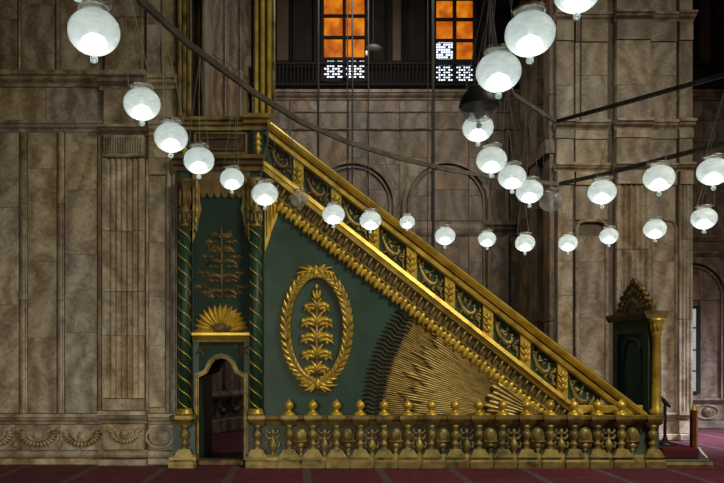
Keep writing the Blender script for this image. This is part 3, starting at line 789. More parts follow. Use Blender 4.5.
# posts, panels and their carving
posts = [298.5, 336, 373.6, 411, 449, 487, 524, 561]
edges = [264]+posts+[600]
def panel_carving(x0, x1, seed):
    rnd = random.Random(seed); mb = MB(); xm = (x0+x1)/2; y = YF-.015
    def P(u, v): 
        px = x0+u*(x1-x0); return fx(px), fz(yu(px)+17+v*(yl(px)-yu(px)-17))
    pts = [P(.12, .16), P(.16, .45), P(.30, .68), P(.50, .72), P(.66, .60), P(.74, .40), P(.66, .28)]
    mb.tube([(a, y, b) for a, b in pts], [.018, .03, .045, .05, .042, .028, .014], 6)
    for u, v, a, L in ((.14, .25, 2.0, .14), (.2, .3, .9, .13), (.28, .55, .9, .13), (.45, .62, 1.4, .15), (.30, .74, -2.3, .12), (.55, .78, -1.2, .11), (.72, .62, -.4, .14), (.78, .5, .1, .13), (.82, .66, -.9, .15), (.86, .45, .8, .13), (.88, .78, -1.3, .12), (.5, .3, .6, .12), (.42, .36, 2.4, .10)):
        X, Z = P(u, v); curl_leaf(mb, X, Z, a+rnd.uniform(-.25, .25), L, .06, y, .04, rnd.choice((-1, 1))*.9)
    for u, v in ((.1, .2), (.5, .42), (.9, .6), (.72, .28), (.62, .75), (.36, .42)):
        X, Z = P(u, v); mb.blob((X, y, Z), .032, .035, .032, 8, 5)
    X, Z = P(.84, .60); scroll(mb, X, Z, .06, 1, 1.1, y-.02, .016)
    X, Z = P(.16, .35); scroll(mb, X, Z, .05, 2, 1.1, y-.02, .014, -1)
    return mb
for i, (a, b) in enumerate(zip(edges, edges[1:])):
    p = obj('rail_panel', band(a, b, lambda x: yu(x)+15, lambda x: yl(x)+3, YF-.01, YF+.1), 'green', mn)
    obj('panel_carving', panel_carving(a+5, b-5, i), 'gold_brown' if i < 2 else 'gold_dull', p, True)
for px in posts:
    mb = MB().prism(fp([(px-5, yl(px-5)+1), (px+5, yl(px+5)+1), (px+5, yu(px+5)+16), (px-5, yu(px-5)+16)]), YF-.09, YF+.1)
    p = obj('rail_post', mb, 'gold', mn)
    mb = MB(); z0, z1 = fz(yl(px)-3), fz(yu(px)+21); X = fx(px)
    for u in (0.02, .32, .62):
        zz = z0+u*(z1-z0); h = (z1-z0)*.36
        mb.leaf([(X, zz), (X, zz+h*.5), (X, zz+h)], [.03, .12, .03], YF-.09, .05)
        for sx in (-1, 1): curl_leaf(mb, X, zz, PI/2-sx*.5, h, .05, YF-.09, .035, -sx*.6)
    obj('post_leaf', mb, 'gold', p, True)
# level carved end of the rail behind the balustrade
obj('rail_foot', MB().slab(fx(575), fx(640), fz(413), fz(405), YF-.12, YF+.05), 'gold', mn)

# leaf band and hanging acanthus fringe under the lower rail
def y1(x): return yl(x)+12.5
def y2(x): return yl(x)+26
def y3(x): return yl(x)+30
lb = obj('leaf_band', band(266, xe-8, y1, y2, YF-.04, YF+.05), 'gold_brown', mn)
dx = 6.2; xx = 270.0
mb = MB()
mb.leaf([(0, -.10), (0, -.02), (0, .08), (0, .11)], [.02, .085, .07, .02], 0, .06)
me_band, _ = mb.mesh('band_leaf', M['gold_dull'], True, (0, 0, 0))
while xx < xe-10:
    put('band_leaf', me_band, (fx(xx), YF-.04, fz(y1(xx)+7)), lb, (0, math.atan(SM)*.8, 0)); xx += dx
fr = sloping('fringe', 272, xe-6, lambda x: yl(x)+25.5, lambda x: yl(x)+30, [(0, .06), (.5, .09), (1, .06)], 'gold_dull', mn)
mb = MB()
mb.leaf([(0, .10), (0, .04), (0, -.03), (0, -.09), (0, -.12)], [.07, .10, .105, .07, .02], -.02, .06)
for sx in (-1, 1): mb.leaf([(sx*.06, .10), (sx*.085, .03), (sx*.085, -.04), (sx*.065, -.085)], [.05, .075, .065, .02], -.0, .055)
me_fr, _ = mb.mesh('fringe_leaf', M['gold'], True, (0, 0, 0))
xx = 280.0
while xx < xe-22:
    put('fringe_leaf', me_fr, (fx(xx), YF-.035, fz(yl(xx)+33.8)), fr, (0, math.atan(SM)*.75, 0), (1.30, .9, .92)); xx += 8.8
# bright gilt drapery wing beside the column
obj('gilt_wing', MB().prism(fp([(265, 196), (265, 252), (268.5, 243), (271.5, 232), (277, 219), (279.5, 208), (275, 203), (270, 197)]), YF-.05, YF+.02), 'gold', mn)
mb = MB()
for a, b, c in ((267, 238, 200), (270.5, 228, 202), (274, 219, 204)): mb.leaf([(fx(a), fz(b)), (fx(a+.6), fz((b+c)/2)), (fx(a+.5), fz(c))], [.02, .06, .04], YF-.05, .035)
obj('gilt_wing_fold', mb, 'gold', mn)

# --- sunburst of rays at the foot of the flank
SX, SY = 549.0, 420.0
sb = obj('sunburst', MB().prism(fp([(392, 418), (545, 418), (536, yl(536)+32), (418, yl(418)+32), (407, 322), (398, 352)]), YF-.012, YF+.01), 'gold_brown', mn)
def ray_pts(deg, r): return SX-r*math.cos(math.radians(deg)), SY-r*math.sin(math.radians(deg))
def under(px, py): return py > yl(px)+34
def clip_r(deg, r0, r1):
    r = r1
    while r > r0 and not under(*ray_pts(deg, r)): r -= 1.5
    return r
def rays(n, d0, d1, r0, r1f, w0, w1, m, y, t, name='ray'):
    for i in range(n):
        deg = d0+(d1-d0)*(i+.5)/n
        rs = r0
        r1 = clip_r(deg, rs, r1f(i))
        if r1-rs < 8: continue
        pts = []; ws = []
        for u in (0, .5, .93, 1):
            a, b = ray_pts(deg, rs+(r1-rs)*u); pts.append((fx(a), fz(b))); ws.append((w0+(w1-w0)*u)*(1 if u < 1 else .45))
        obj(name, MB().leaf(pts, ws, y, t), m, sb)
rnd = random.Random(3)
rays(50, -1, 37, 118, lambda i: 168, .028, .040, 'gold_ray', YF-.012, .022)
jag = [142+((i*5) % 4)*4-((i//3) % 3)*6 for i in range(40)]
rays(38, -1, 37, 58, lambda i: jag[i], .018, .050, 'gold_ray', YF-.045, .022)
rays(9, -2, 37, 8, lambda i: 64+4*(i % 2), .02, .105, 'gold_ray', YF-.095, .035)
for i in range(27):                                        # wavy dark outer rays
    deg = -1+37.2*(i+.5)/27
    pts = []; ws = []
    for j in range(11):
        r = 166+j*2.3; a, b = ray_pts(deg+.32*math.sin(j*1.15), r)
        if not under(a-3, b-1): continue
        pts.append((fx(a), fz(b))); ws.append(.052 if j < 9 else .03)
    if len(pts) > 3: obj('wavy_ray', MB().leaf(pts, ws, YF-.0, .035), 'bronze_ray', sb)

# --- oval wreath medallion with a leafy stem
MX, MZ = 316.5, 328.0
rx, rz = 31.0, 54.0
ring = MB().tube([(fx(MX+rx*math.cos(2*PI*i/48)), YF-.01, fz(MZ)+rz*sF*math.sin(2*PI*i/48)) for i in range(48)], .088, 8, True)
md = obj('medallion', ring, 'gold_dull', mn, True)
for i in range(44):
    a = 2*PI*(i+.5)/44
    for sd in (-1, 1):
        cx0, cz0 = fx(MX)+rx*sF*math.cos(a), fz(MZ)+rz*sF*math.sin(a)
        tx, tz = -rx*math.sin(a), rz*math.cos(a); L = math.hypot(tx, tz); tx /= L; tz /= L
        if math.cos(a) < 0: tx, tz = -tx, -tz              # both halves climb to the crown
        nx, nz = -tz*sd, tx*sd
        mb = MB().leaf([(cx0, cz0), (cx0+tx*.06+nx*.05, cz0+tz*.06+nz*.05), (cx0+tx*.14+nx*.088, cz0+tz*.14+nz*.088)], [.04, .085, .014], YF-.072, .04)
        obj('wreath_leaf', mb, 'gold', md)
mb = MB()
X, Z = fx(MX-1), fz(274)
mb.blob((X, YF-.06, Z), .055, .06, .075); mb.blob((X, YF-.06, Z+.1), .035, .05, .05)
for sx in (-1, 1):
    for a, L in ((.15, .32), (.55, .29), (1.0, .2), (-.35, .27)): curl_leaf(mb, X+sx*.03, Z+.02, PI/2-sx*(PI/2-a), L, .085, YF-.05, .05, -sx*.5)
obj('crown_leaves', mb, 'gold', md, True)
mb = MB(); X, Z = fx(MX+1), fz(384)
mb.blob((X, YF-.06, Z), .06, .06, .1)
for sx in (-1, 1):
    for a, L in ((-.25, .32), (.25, .30), (-.7, .26), (-1.1, .2)): curl_leaf(mb, X+sx*.03, Z, PI/2-sx*(PI/2-a), L, .085, YF-.05, .05, sx*.4)
obj('foot_bow', mb, 'gold', md, True)
X = fx(MX)
obj('stem', MB().tube([(X, YF-.02, fz(378)), (X, YF-.03, fz(340)), (X, YF-.02, fz(296))], [.035, .03, .018], 6), 'gold_dull', md, True)
for k, (py, L) in enumerate(((372, .30), (357, .36), (341, .40), (325, .38), (309, .30))):
    for sx in (-1, 1):
        mb = MB(); curl_leaf(mb, X, fz(py), PI/2-sx*.5, L, .13, YF-.015, .065, -sx*2.5)      # arching, tip curling under
        curl_leaf(mb, X+sx*.03, fz(py)-.02, PI/2-sx*.95, L*.78, .10, YF-.015, .05, -sx*1.6)
        curl_leaf(mb, X, fz(py)+.02, PI/2-sx*.18, L*.66, .09, YF-.03, .055, -sx*.7)
        ex, ez = X+sx*L*.60, fz(py)+L*.30; mb.blob((ex, YF-.04, ez-.05), .042, .045, .05, 8, 5)
        mb.blob((X+sx*L*.44, YF-.03, fz(py)-.03), .03, .035, .035, 8, 5)
        obj('stem_leaf', mb, 'gold', md, True)
mb = MB()
for a in (PI/2, PI/2+.6, PI/2-.6): curl_leaf(mb, X, fz(300), a, .19, .08, YF-.02, .05, (PI/2-a)*.9)
mb.blob((X, YF-.04, fz(287)), .03, .035, .05); obj('stem_bud', mb, 'gold', md, True)

# --- gate at the foot of the stair, seen edge-on from its stair side
GX = fx(651); gz = WZ(311, YF-.1); YG = 14.62
gt = obj('gate_frame', MB().box(GX-.09, GX+.09, YF-.1, YF+.12, .14, gz-.12).box(GX-.09, GX+.09, YG-.12, YG+.1, .14, gz-.12).box(GX-.09, GX+.09, YF+.12, YG-.12, gz-.36, gz-.12), 'green', mn)
prof = [(GX-.16, gz-.13), (GX+.16, gz-.13), (GX+.2, gz-.05), (GX+.2, gz), (GX-.2, gz), (GX-.2, gz-.05)]
obj('gate_cornice', MB().prism(prof, YF-.22, YG+.15), 'gold_brown', gt)
obj('gate_leaf', MB().box(GX-.03, GX+.03, YF+.12, YG-.12, .3, gz-.36), 'green', gt)
mb = MB(); yc = (YF+YG)/2
mb.tube([(GX-.04, yc-.4, .9), (GX-.04, yc-.4, 1.7), (GX-.04, yc-.33, 1.98), (GX-.04, yc-.15, 2.14), (GX-.04, yc+.15, 2.14), (GX-.04, yc+.33, 1.98), (GX-.04, yc+.4, 1.7), (GX-.04, yc+.4, .9)], .03, 6)
obj('leaf_moulding', mb, 'green', gt)
Yc = YF-.16; X = GX+.02
mb = MB().lathe((X, Yc, WZ(415.1, 12.95)), [(.10, 0), (.11, .05), (.075, .1), (.075, .5)]+[(r_, gz-WZ(415.1, 12.95)-d_) for r_, d_ in ((.068, .42), (.085, .40), (.075, .36), (.08, .28), (.12, .17), (.13, .13))], 14)
for j in range(8):
    a = 2*PI*j/8; mb.blob((X+.08*math.cos(a), Yc+.08*math.sin(a), gz-.26), .028, .028, .09, 6, 5)
obj('gate_column', mb, 'gold', gt, True)
# carved crest standing on the cornice (runs across the stair, so it is seen obliquely)
sil = [(-.82, 0), (.82, 0), (.84, .10), (.70, .17), (.72, .24), (.55, .27), (.52, .38), (.38, .42), (.34, .52), (.2, .56), (.1, .68), (0, .74), (-.1, .68), (-.2, .56), (-.34, .52), (-.38, .42), (-.52, .38), (-.55, .27), (-.72, .24), (-.70, .17), (-.84, .10)]
mb = MB(); vs = [(GX-.04, yc+.94*a, gz+b*.86) for a, b in sil]+[(GX+.04, yc+.94*a, gz+b*.86) for a, b in sil]; n = len(sil)
mb.add(vs, [list(range(n-1, -1, -1)), list(range(n, 2*n))]+[(i, (i+1) % n, (i+1) % n+n, i+n) for i in range(n)])
crest = obj('gate_crest', mb, 'gold_brown', gt)
mb = MB(); rr = random.Random(5)
for k in range(11):
    a = PI*(k+.5)/11
    for u in (.35, .65, .92):
        mb.blob((GX, yc+.68*u*math.cos(a), gz+.05+.52*u*math.sin(a)*(1-.25*abs(math.cos(a)))), .075, .07, .06, 7, 5)
obj('crest_leaves', mb, 'gold_brown', crest, True)

# --- base slab and red carpeted step before the gate
obj('base_slab', MB().slab(WX(664.6, 12.95), WX(709, 13.0), 0, .13, 12.96, YK+.3, .02), 'green_grey', mn)
obj('gate_step', MB().slab(WX(664, 13.0), WX(698, 13.1), .13, .30, 13.05, YK+.1, .02), 'red_cloth', mn)
obj('base_edge', MB().profile_x([(12.97, 0), (12.90, 0), (12.90, .05), (12.93, .09), (12.97, .11)], WX(664.6, 12.95), WX(712, 12.95)), 'gold_brown', mn)

# ============================================================ BALUSTRADE
YQ = 12.95; YE = 13.105
def bx(px): return WX(px, YQ)
def bz(py): return WZ(py, YQ)
bal = empty('balustrade', (bx(455), YQ+.15, 0), 'low gilded balustrade with ball finials along the foot of the green pulpit', 'balustrade')
def rail_run(x0, x1):
    r = obj('top_rail', MB().profile_x([(YE, bz(422)), (YQ+.03, bz(422)), (YQ, bz(420.5)), (YQ-.05, bz(419)), (YQ-.06, bz(416)), (YQ-.03, bz(415.5)), (YE, bz(415.5))], bx(x0), bx(x1)), 'gold_dull', bal)
    obj('under_rail', MB().profile_x([(YE, bz(425)), (YQ+.06, bz(425)), (YQ+.04, bz(422)), (YE, bz(422))], bx(x0+1), bx(x1-1)), 'gold_dull', bal)
    obj('base_rail', MB().profile_x([(YE, 0), (YQ-.06, 0), (YQ-.06, .10), (YQ-.02, .12), (YQ-.01, .17), (YQ+.03, .21), (YE, .21)], bx(x0-1), bx(x1+1)), 'gold_dull', bal)
    obj('back_board', MB().box(bx(x0+1), bx(x1-1), YE-.02, YE, .21, bz(424)), 'green_grey', bal)
rail_run(246.5, 663); rail_run(170, 195)
zc = bz(425); H = zc-.21
prof_b = [(.09, 0), (.09, .05*H), (.07, .16*H), (.04, .27*H), (.068, .34*H), (.068, .39*H), (.036, .45*H), (.06, .54*H), (.082, .64*H), (.074, .75*H), (.04, .85*H), (.065, .90*H), (.07, H)]
me_b, _ = MB().lathe((0, 0, 0), prof_b, 10).mesh('baluster', M['gold_dull'], True, (0, 0, 0))
me_f, _ = MB().lathe((0, 0, 0), [(.11, 0), (.105, .02), (.07, .05), (.035, .075), (.04, .095), (.068, .12), (.08, .16), (.07, .20), (.04, .225), (.018, .245), (.004, .265)], 14).mesh('finial', M['gold'], True, (0, 0, 0))
mb = MB()
mb.add([(-.17, -.0, 0), (.17, 0, 0), (.17, .12, 0), (-.17, .12, 0), (-.09, .03, .13), (.09, .03, .13), (.09, .12, .13), (-.09, .12, .13)], [(0,3,2,1),(4,5,6,7),(0,1,5,4),(1,2,6,5),(2,3,7,6),(3,0,4,7)])
me_p, _ = mb.mesh('baluster_foot', M['gold_dull'], False, (0, 0, 0))
mb = MB()
mb.add([(-.10, .05, -.07), (.10, .05, -.07), (.10, .14, -.07), (-.10, .14, -.07), (-.15, 0, 0), (.15, 0, 0), (.15, .14, 0), (-.15, .14, 0)], [(0,3,2,1),(4,5,6,7),(0,1,5,4),(1,2,6,5),(2,3,7,6),(3,0,4,7)])
me_h, _ = mb.mesh('baluster_head', M['gold_dull'], False, (0, 0, 0))
mb = MB(); mb.add([(-.165, 0, 0), (.165, 0, 0), (.165, .1, 0), (-.165, .1, 0), (-.165, 0, .10), (.165, 0, .10), (.165, .1, .13), (-.165, .1, .13), (-.15, .03, .13), (.15, .03, .13)], [(0,3,2,1),(0,1,5,4),(4,5,9,8),(8,9,6,7),(1,2,6,9,5),(3,0,4,8,7),(2,3,7,6)])
me_bb, _ = mb.mesh('base_block', M['gold_dull'], False, (0, 0, 0))
mb = MB(); mb.add([(-.10, .03, -.11), (.10, .03, -.11), (.10, .14, -.11), (-.10, .14, -.11), (-.14, 0, -.06), (.14, 0, -.06), (.14, .14, -.06), (-.14, .14, -.06), (-.14, 0, 0), (.14, 0, 0), (.14, .14, 0), (-.14, .14, 0)],
  [(0,3,2,1),(0,1,5,4),(1,2,6,5),(2,3,7,6),(3,0,4,7),(4,5,9,8),(5,6,10,9),(6,7,11,10),(7,4,8,11),(8,9,10,11)])
me_rb, _ = mb.mesh('rail_block', M['gold_dull'], False, (0, 0, 0))
# domed cartouche and vase-with-arms fillings
mb = MB(); y = 0
mb.prism([(-.115, -.03), (-.10, -.13), (-.05, -.16), (.05, -.16), (.10, -.13), (.115, -.03), (.10, .10), (.06, .17), (0, .195), (-.06, .17), (-.10, .10)], -.03, .06)
mb.blob((0, -.03, .06), .085, .035, .11, 12, 7); mb.box(-.125, .125, -.06, 0, -.05, -.03); mb.blob((0, -.02, -.11), .06, .035, .05)
mb.lathe((0, 0, -.29), [(.06, 0), (.03, .03), (.025, .08), (.05, .13)], 8)
me_c, _ = mb.mesh('cartouche', M['gold_dull'], True, (0, 0, 0))
mb = MB().lathe((0, 0, -.29), [(.06, 0), (.03, .04), (.028, .08), (.06, .13), (.075, .19), (.05, .25), (.025, .28), (.02, .36), (.045, .40), (.02, .46)], 10)
for sx in (-1, 1):
    for zz, L in ((.03, .11), (.12, .10)):
        mb.tube([(0, 0, zz-.02), (sx*L*.6, -.01, zz-.03), (sx*L, -.01, zz+.02), (sx*L*.8, -.01, zz+.05)], [.018, .022, .018, .01], 5)
    mb.tube([(sx*.04, 0, -.12), (sx*.1, -.01, -.14), (sx*.115, -.01, -.07), (sx*.08, -.01, -.05)], [.014, .02, .018, .01], 5)
me_v, _ = mb.mesh('vase_ornament', M['gold_dull'], True, (0, 0, 0))
bxs = [257]+[288.8+23.83*i for i in range(15)]+[654]
for i, px in enumerate(bxs+[184]):
    X = bx(px)
    b = put('baluster', me_b, (X, YQ+.055, .21), bal)
    put('baluster_foot', me_p, (X, YQ-.05, .17), b); put('baluster_head', me_h, (X, YQ-.03, bz(422)), b)
    put('base_block', me_bb, (X, YQ-.09, 0), b); put('rail_block', me_rb, (X, YQ-.075, bz(415.3)), b)
    if 280 < px < 640: put('finial', me_f, (X, YQ+.045, bz(415.3)), b)
zmid = .21+H*.52
fill = [272.5]+[288.8+23.83*(i+.5) for i in range(15)]
for i, px in enumerate(fill): put('cartouche' if i % 2 else 'vase_ornament', me_c if i % 2 else me_v, (bx(px), YQ+.085, zmid), bal)
mb = MB()
for i in range(15):
    px = 288.8+23.83*(i+.5); pts = [(bx(px)+.16*math.cos(PI*j/8), YQ+.11, zmid+.10+.16*math.sin(PI*j/8)) for j in range(9)]
    obj('arch_bead', MB().tube(pts, .014, 5), 'gold_dull', bal)

# ============================================================ GLOBE LAMPS AND THEIR RINGS
ZL, ZR = 3.45, 4.35
ringA = [(-1.15, 4.3), (-1.18, 5.6), (-.94, 6.42), (-.52, 7.5), (-.05, 8.5), (.5, 9.3), (1.2, 10.05), (1.97, 10.7), (2.9, 11.25), (3.72, 11.55), (4.2, 10.85), (4.54, 10.2), (4.97, 9.35), (5.25, 8.2), (5.2, 6.6), (4.7, 4.8), (3.6, 3.2), (2.0, 2.4), (.4, 2.5), (-.7, 3.2)]
ringB = [(1.15, 3.7), (1.12, 4.6), (1.28, 5.5), (1.6, 6.6), (2.02, 7.64), (2.7, 8.5), (3.1, 8.0), (3.77, 7.1), (4.2, 6.0), (4.1, 4.6), (3.3, 3.3), (2.0, 2.8)]
def ring_bar(name, pts, label, hgt, thk, cables):
    n = len(pts); mb = MB(); vs = []; fs = []
    P = [Vector((a, b, 0)) for a, b in pts]
    for i in range(n):
        t = (P[(i+1) % n]-P[i-1]).normalized(); nn = Vector((-t.y, t.x, 0))*thk*.5
        for q, z in ((nn, -hgt/2), (nn, hgt/2), (-nn, hgt/2), (-nn, -hgt/2)): vs.append(P[i]+q+Vector((0, 0, ZR+z)))
    for i in range(n):
        j = (i+1) % n
        for k in range(4): fs.append((i*4+k, i*4+(k+1) % 4, j*4+(k+1) % 4, j*4+k))
    mb.add(vs, fs)
    root = empty(name, (sum(p.x for p in P)/n, sum(p.y for p in P)/n, ZR-hgt/2), label, 'lamp ring')
    obj('ring_bar', mb, 'iron', root)
    for (a, b) in cables:
        obj('suspension_cable', MB().tube([(a, b, ZR), (a, b, 12.5)], .008, 6), 'cable', root)
    return root
ring_bar('lamp_ring', ringA, 'large dark iron lamp ring sweeping low across the stair rail', .055, .03, [(-.94, 6.42), (5.2, 6.6), (2.0, 2.4)])
ring_bar('lamp_ring', ringB, 'smaller dark iron lamp ring crossing in front of the right marble pier', .04, .03, [(1.28, 5.5), (4.2, 6.0), (2.0, 2.8)])
def nearest(pts, p):
    best = None
    for i in range(len(pts)):
        a = Vector(pts[i]); b = Vector(pts[(i+1) % len(pts)]); d = b-a
        t = max(0, min(1, (p-a).dot(d)/d.length_squared)); q = a+d*t
        if best is None or (q-p).length < (best-p).length: best = q
    return best
# unit globe (radius 1 at its widest), shared meshes
def gprof():
    pr = []
    for i in range(17):
        a = -PI/2+PI*.86*i/16.0
        r = math.cos(a); z = .86*math.sin(a)
        pr.append((max(r, .05), z))
    pr += [(.46, .86), (.52, .92)]
    return pr
def open_lathe(prof, n):
    vs = []; fs = []
    for r, z in prof:
        for i in range(n): vs.append((r*math.cos(2*PI*i/n), r*math.sin(2*PI*i/n), z))
    for j in range(len(prof)-1):
        for i in range(n): fs.append((j*n+i, j*n+(i+1) % n, (j+1)*n+(i+1) % n, (j+1)*n+i))
    mb = MB(); mb.add(vs, fs); return mb
def open_lathe_at(c, prof, n):
    mb = open_lathe(prof, n); mb.v = [p+c for p in mb.v]; return mb
me_globe, _ = open_lathe(gprof(), 28).mesh('globe', M['globe'], True, (0, 0, 0))
me_globe_c, _ = open_lathe(gprof(), 28).mesh('globe', M['globe_clear'], True, (0, 0, 0))
mb = MB().tube([(.60*math.cos(2*PI*i/24), .60*math.sin(2*PI*i/24), .95) for i in range(24)], .075, 6, True)
for a in (0, 2*PI/3, 4*PI/3): mb.tube([(.60*math.cos(a), .60*math.sin(a), .95), (.72*math.cos(a), .72*math.sin(a), .92), (.74*math.cos(a), .74*math.sin(a), 1.02)], .03, 5)
me_collar, _ = mb.mesh('collar', M['brass_pale'], True, (0, 0, 0))
me_knob, _ = MB().lathe((0, 0, -1.20), [(.04, 0), (.12, .035), (.165, .12), (.15, .21), (.08, .29), (.08, .36)], 14).mesh('knob', M['globe'], True, (0, 0, 0))
bp = [(-.16, 0, -.16), (-.16, 0, -.46), (-.12, 0, -.57), (0, 0, -.62), (.12, 0, -.57), (.16, 0, -.46), (.16, 0, -.16)]
me_bulb, _ = MB().blob((0, 0, -.43), .50, .50, .33, 12, 6).mesh('bulb', M['bulb'], True, (0, 0, 0))
me_loop, _ = MB().tube([(-.11, 0, -.1), (-.11, 0, .28), (-.07, 0, .38), (0, 0, .42), (.07, 0, .38), (.11, 0, .28), (.11, 0, -.1)], .035, 6).mesh('lamp_loop', M['white'], True, (0, 0, 0))
me_bulb_o, _ = MB().tube(bp, .115, 8).mesh('bulb', M['bulb_off'], True, (0, 0, 0))
me_sock, _ = MB().lathe((0, 0, -.18), [(.15, 0), (.16, .1), (.08, .25), (.05, .75), (.05, 1.0)], 10).mesh('socket', M['white'], True, (0, 0, 0))
def lamp(px, py, rpx, ring, label, group, lit=True, z=ZL, spin=0.0):
    hb = .055 if ring is ringA else .04
    Y = (z-EYE)*F/(CY-py); c = W(px, py, Y); R = rpx*Y/F
    l = empty('globe_lamp', (c.x, c.y, c.z-1.20*R), label, 'lamp', group)
    S = (R, R, R)
    put('globe', me_globe if lit else me_globe_c, c, l, (0, 0, spin), S)
    put('bulb', me_bulb if lit else me_bulb_o, c, l, (0, 0, spin), S)
    put('lamp_loop', me_loop, c, l, (0, 0, spin), S) if lit else put('socket', me_sock, c, l, None, S)
    put('collar', me_collar, c, l, (0, 0, spin), S)
    put('knob', me_knob, c, l, None, S)
    q = nearest(ring, Vector((c.x, c.y)))
    top = Vector((q.x, q.y, ZR-hb/2-.003))
    for k in range(3):
        a = spin+2*PI*k/3
        s0 = c+Vector((.73*R*math.cos(a), .73*R*math.sin(a), 1.0*R))
        pts = [s0, s0.lerp(top, .5)+Vector((.012*math.cos(a*3), .01, 0)), top]
        obj('wire', MB().tube(pts, .0028, 4), 'wire', l)
    if px == 479:                                          # black cap hung over this lamp
        k = c
        o = obj('lamp_cap', open_lathe_at(k, [(1.06*R, -.05*R), (1.07*R, .1*R), (.95*R, .48*R), (.74*R, .78*R), (.66*R, .85*R), (.66*R, 1.06*R), (.1*R, 1.12*R), (.02*R, 1.12*R)], 26), 'black', l, True, 'black round metal cap')
        obj('cap_wire', MB().tube([k+Vector((0, 0, 1.1*R)), top], .004, 4), 'cable', o)
GA, GB = 'globe lamps of the large ring', 'globe lamps of the smaller ring'
LA = [
 (78, -34, 30, 'cropped lit globe lamp, only its glass knob showing at top left edge'),
 (94, 32, 26, 'largest lit globe lamp at upper left before the marble wall'),
 (142, 104, 18.5, 'lit globe lamp in front of the left fluted pilaster top'),
 (171, 137.5, 17, 'lit globe lamp hanging at the seam of marble pier and pulpit'),
 (199, 160.5, 15.5, 'lit globe lamp before the left twisted column capital'),
 (232, 179, 12.2, 'lit round globe lamp over the dark niche panel of the tower'),
 (265, 194, 13.3, 'lit globe lamp before the right twisted column capital'),
 (299.5, 199, 9.2, 'small unlit clear globe lamp at the top of the stair rail'),
 (333.5, 214.5, 11.5, 'lit globe lamp on the stair rail above the oval wreath'),
 (370.5, 220.5, 11, 'lit globe lamp on the stair rail just left of the smallest lamp'),
 (407.3, 222, 7.8, 'smallest lit globe lamp, hanging beside the gilded rail edge'),
 (445, 236, 10.3, 'lit globe lamp just above the stair rail before the blind arch'),
 (487, 239, 9, 'lit globe lamp low before the back wall, left of the overlapping column of lamps'),
 (525, 243, 10, 'lit globe lamp low before the shadowed side of the right pier'),
 (568, 243, 9.6, 'lit globe lamp low at the left edge of the right pier'),
 (609, 236, 9.3, 'lit round globe lamp low beside the arched pier panel'),
 (655, 229, 11.2, 'lit globe lamp in the low row above the carved gate crest'),
 (704, 218.5, 12.5, 'lit globe lamp at the right end of the low row'),
]
LB = [
 (577, -8, 23, 'cropped lit globe lamp at the top edge right of centre'),
 (530, 34, 25, 'big lit globe lamp second from top of the steep lamp column'),
 (498.5, 72, 22.5, 'big lit globe lamp overlapping the black lamp cap'),
 (479, 106, 18.5, 'unlit clear globe lamp under a black cap'),
 (478, 128, 15.5, 'lit globe lamp below the unlit black-capped one'),
 (491.5, 160, 15.2, 'lit globe lamp upper left of an overlapping close trio'),
 (512, 177, 14, 'lit globe lamp in the middle of an overlapping close trio'),
 (529.5, 191.5, 13.5, 'lit globe lamp lower right of an overlapping close trio'),
 (551, 201.5, 11.8, 'unlit clear globe lamp hanging where the two rings bend'),
 (602, 192, 14, 'lit globe lamp in the upper row over the arched pier panel'),
 (659, 178, 15.2, 'lit globe lamp in the upper row before the pier pilaster'),
 (713.5, 171.5, 15.8, 'lit globe lamp cropped by the right edge in the upper row'),
]
for i, (px, py, r, lab) in enumerate(LA): lamp(px, py, r, ringA, lab, GA, px != 299.5, spin=i*.7)
for i, (px, py, r, lab) in enumerate(LB): lamp(px, py, r, ringB, lab, GB, px not in (479, 551), spin=i*.9)
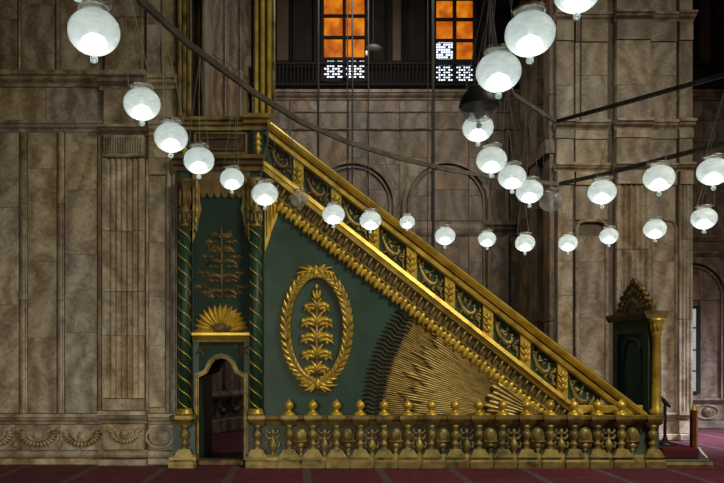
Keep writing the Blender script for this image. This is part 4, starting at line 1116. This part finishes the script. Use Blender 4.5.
# ============================================================ HANGING CABLES AND DISH BEHIND THE STAIR
def cable(px, Y, pybot, r, label):
    X = WX(px, Y); z0 = WZ(pybot, Y)
    o = obj('hanging_cable', MB().tube([(X, Y, z0), (X+.01, Y, (z0+12)/2), (X, Y, 13.0)], r, 6), 'cable')
    tag(o, label, 'cable', 'cables hanging before the back wall')
cable(318, 17.0, 250, .022, 'dark cable hanging left of the first amber window')
cable(347, 17.2, 280, .014, 'thin dark cable hanging below the mullion of the first amber window')
cable(352, 17.4, 280, .018, 'dark cable hanging right beside the thin one under the first amber window')
cable(368, 17.6, 290, .016, 'dark cable hanging just right of the first amber window')
cable(433, 17.0, 330, .032, 'thickest dark cable hanging at the left side of the second amber window')
cable(427.5, 17.4, 330, .010, 'thin dark cable hanging just left of the thickest one')
cable(580.5, 16.4, 120, .018, 'dark cable hanging before the right pier')
d = empty('hanging_dish', (WX(373, 18.5), 18.5, WZ(55, 18.5)), 'small grey dish lamp hanging beside the first amber window', 'lamp')
c = W(373, 55, 18.5)
obj('dish', MB().lathe(c, [(.05, 0), (.15, .05), (.2, .12), (.2, .16), (.12, .22), (.04, .25)], 16), 'iron', d, True)
obj('bulb_tip', MB().blob(c+Vector((-.16, -.1, .0)), .035, .035, .07, 8, 6), 'white', d, True)
obj('cord', MB().tube([c+Vector((0, 0, .24)), c+Vector((0, 0, 5))], .008, 5), 'cable', d)

# ============================================================ STANDS BY THE GATE
X = WX(665, 13.6); st = empty('floor_stand', (X, 13.6, .301), 'thin black stand with slanted top on the red step beside the gate', 'stand')
obj('pole', MB().tube([(X, 13.6, .33), (X, 13.6, WZ(403, 13.6))], .028, 8), 'black', st)
obj('top_plate', MB().tube([(X-.09, 13.6, WZ(396, 13.6)), (X, 13.6, WZ(402, 13.6)), (X+.09, 13.6, WZ(407, 13.6))], [.02, .04, .02], 6), 'black', st)
obj('foot', MB().lathe((X, 13.6, .301), [(.17, 0), (.17, .02), (.06, .06), (.03, .14)], 12), 'black', st, True)
X = WX(694, 13.25); st = empty('barrier_post', (X, 13.25, .301), 'red-brown barrier post with brass edge standing on the red step', 'post')
obj('post_shaft', MB().slab(X-.05, X+.02, .301, WZ(411, 13.25), 13.2, 13.3, .012), 'red_post', st)
obj('brass_edge', MB().slab(X+.02, X+.05, .301, WZ(411, 13.25), 13.205, 13.295, .01), 'gold', st)
obj('post_cap', MB().lathe((X, 13.25, WZ(411, 13.25)), [(.06, 0), (.065, .02), (.03, .05), (.04, .08), (.01, .11)], 12), 'gold', st, True)
mb = MB().tube([(WX(698.3, 13.15), 13.15, .30), (WX(702, 13.1), 13.1, .22), (WX(708, 13.0), 13.02, .145)], [.03, .028, .016], 6)
o = obj('white_wedge', mb, 'white'); tag(o, 'short white strip sloping down from the red step end', 'strip')
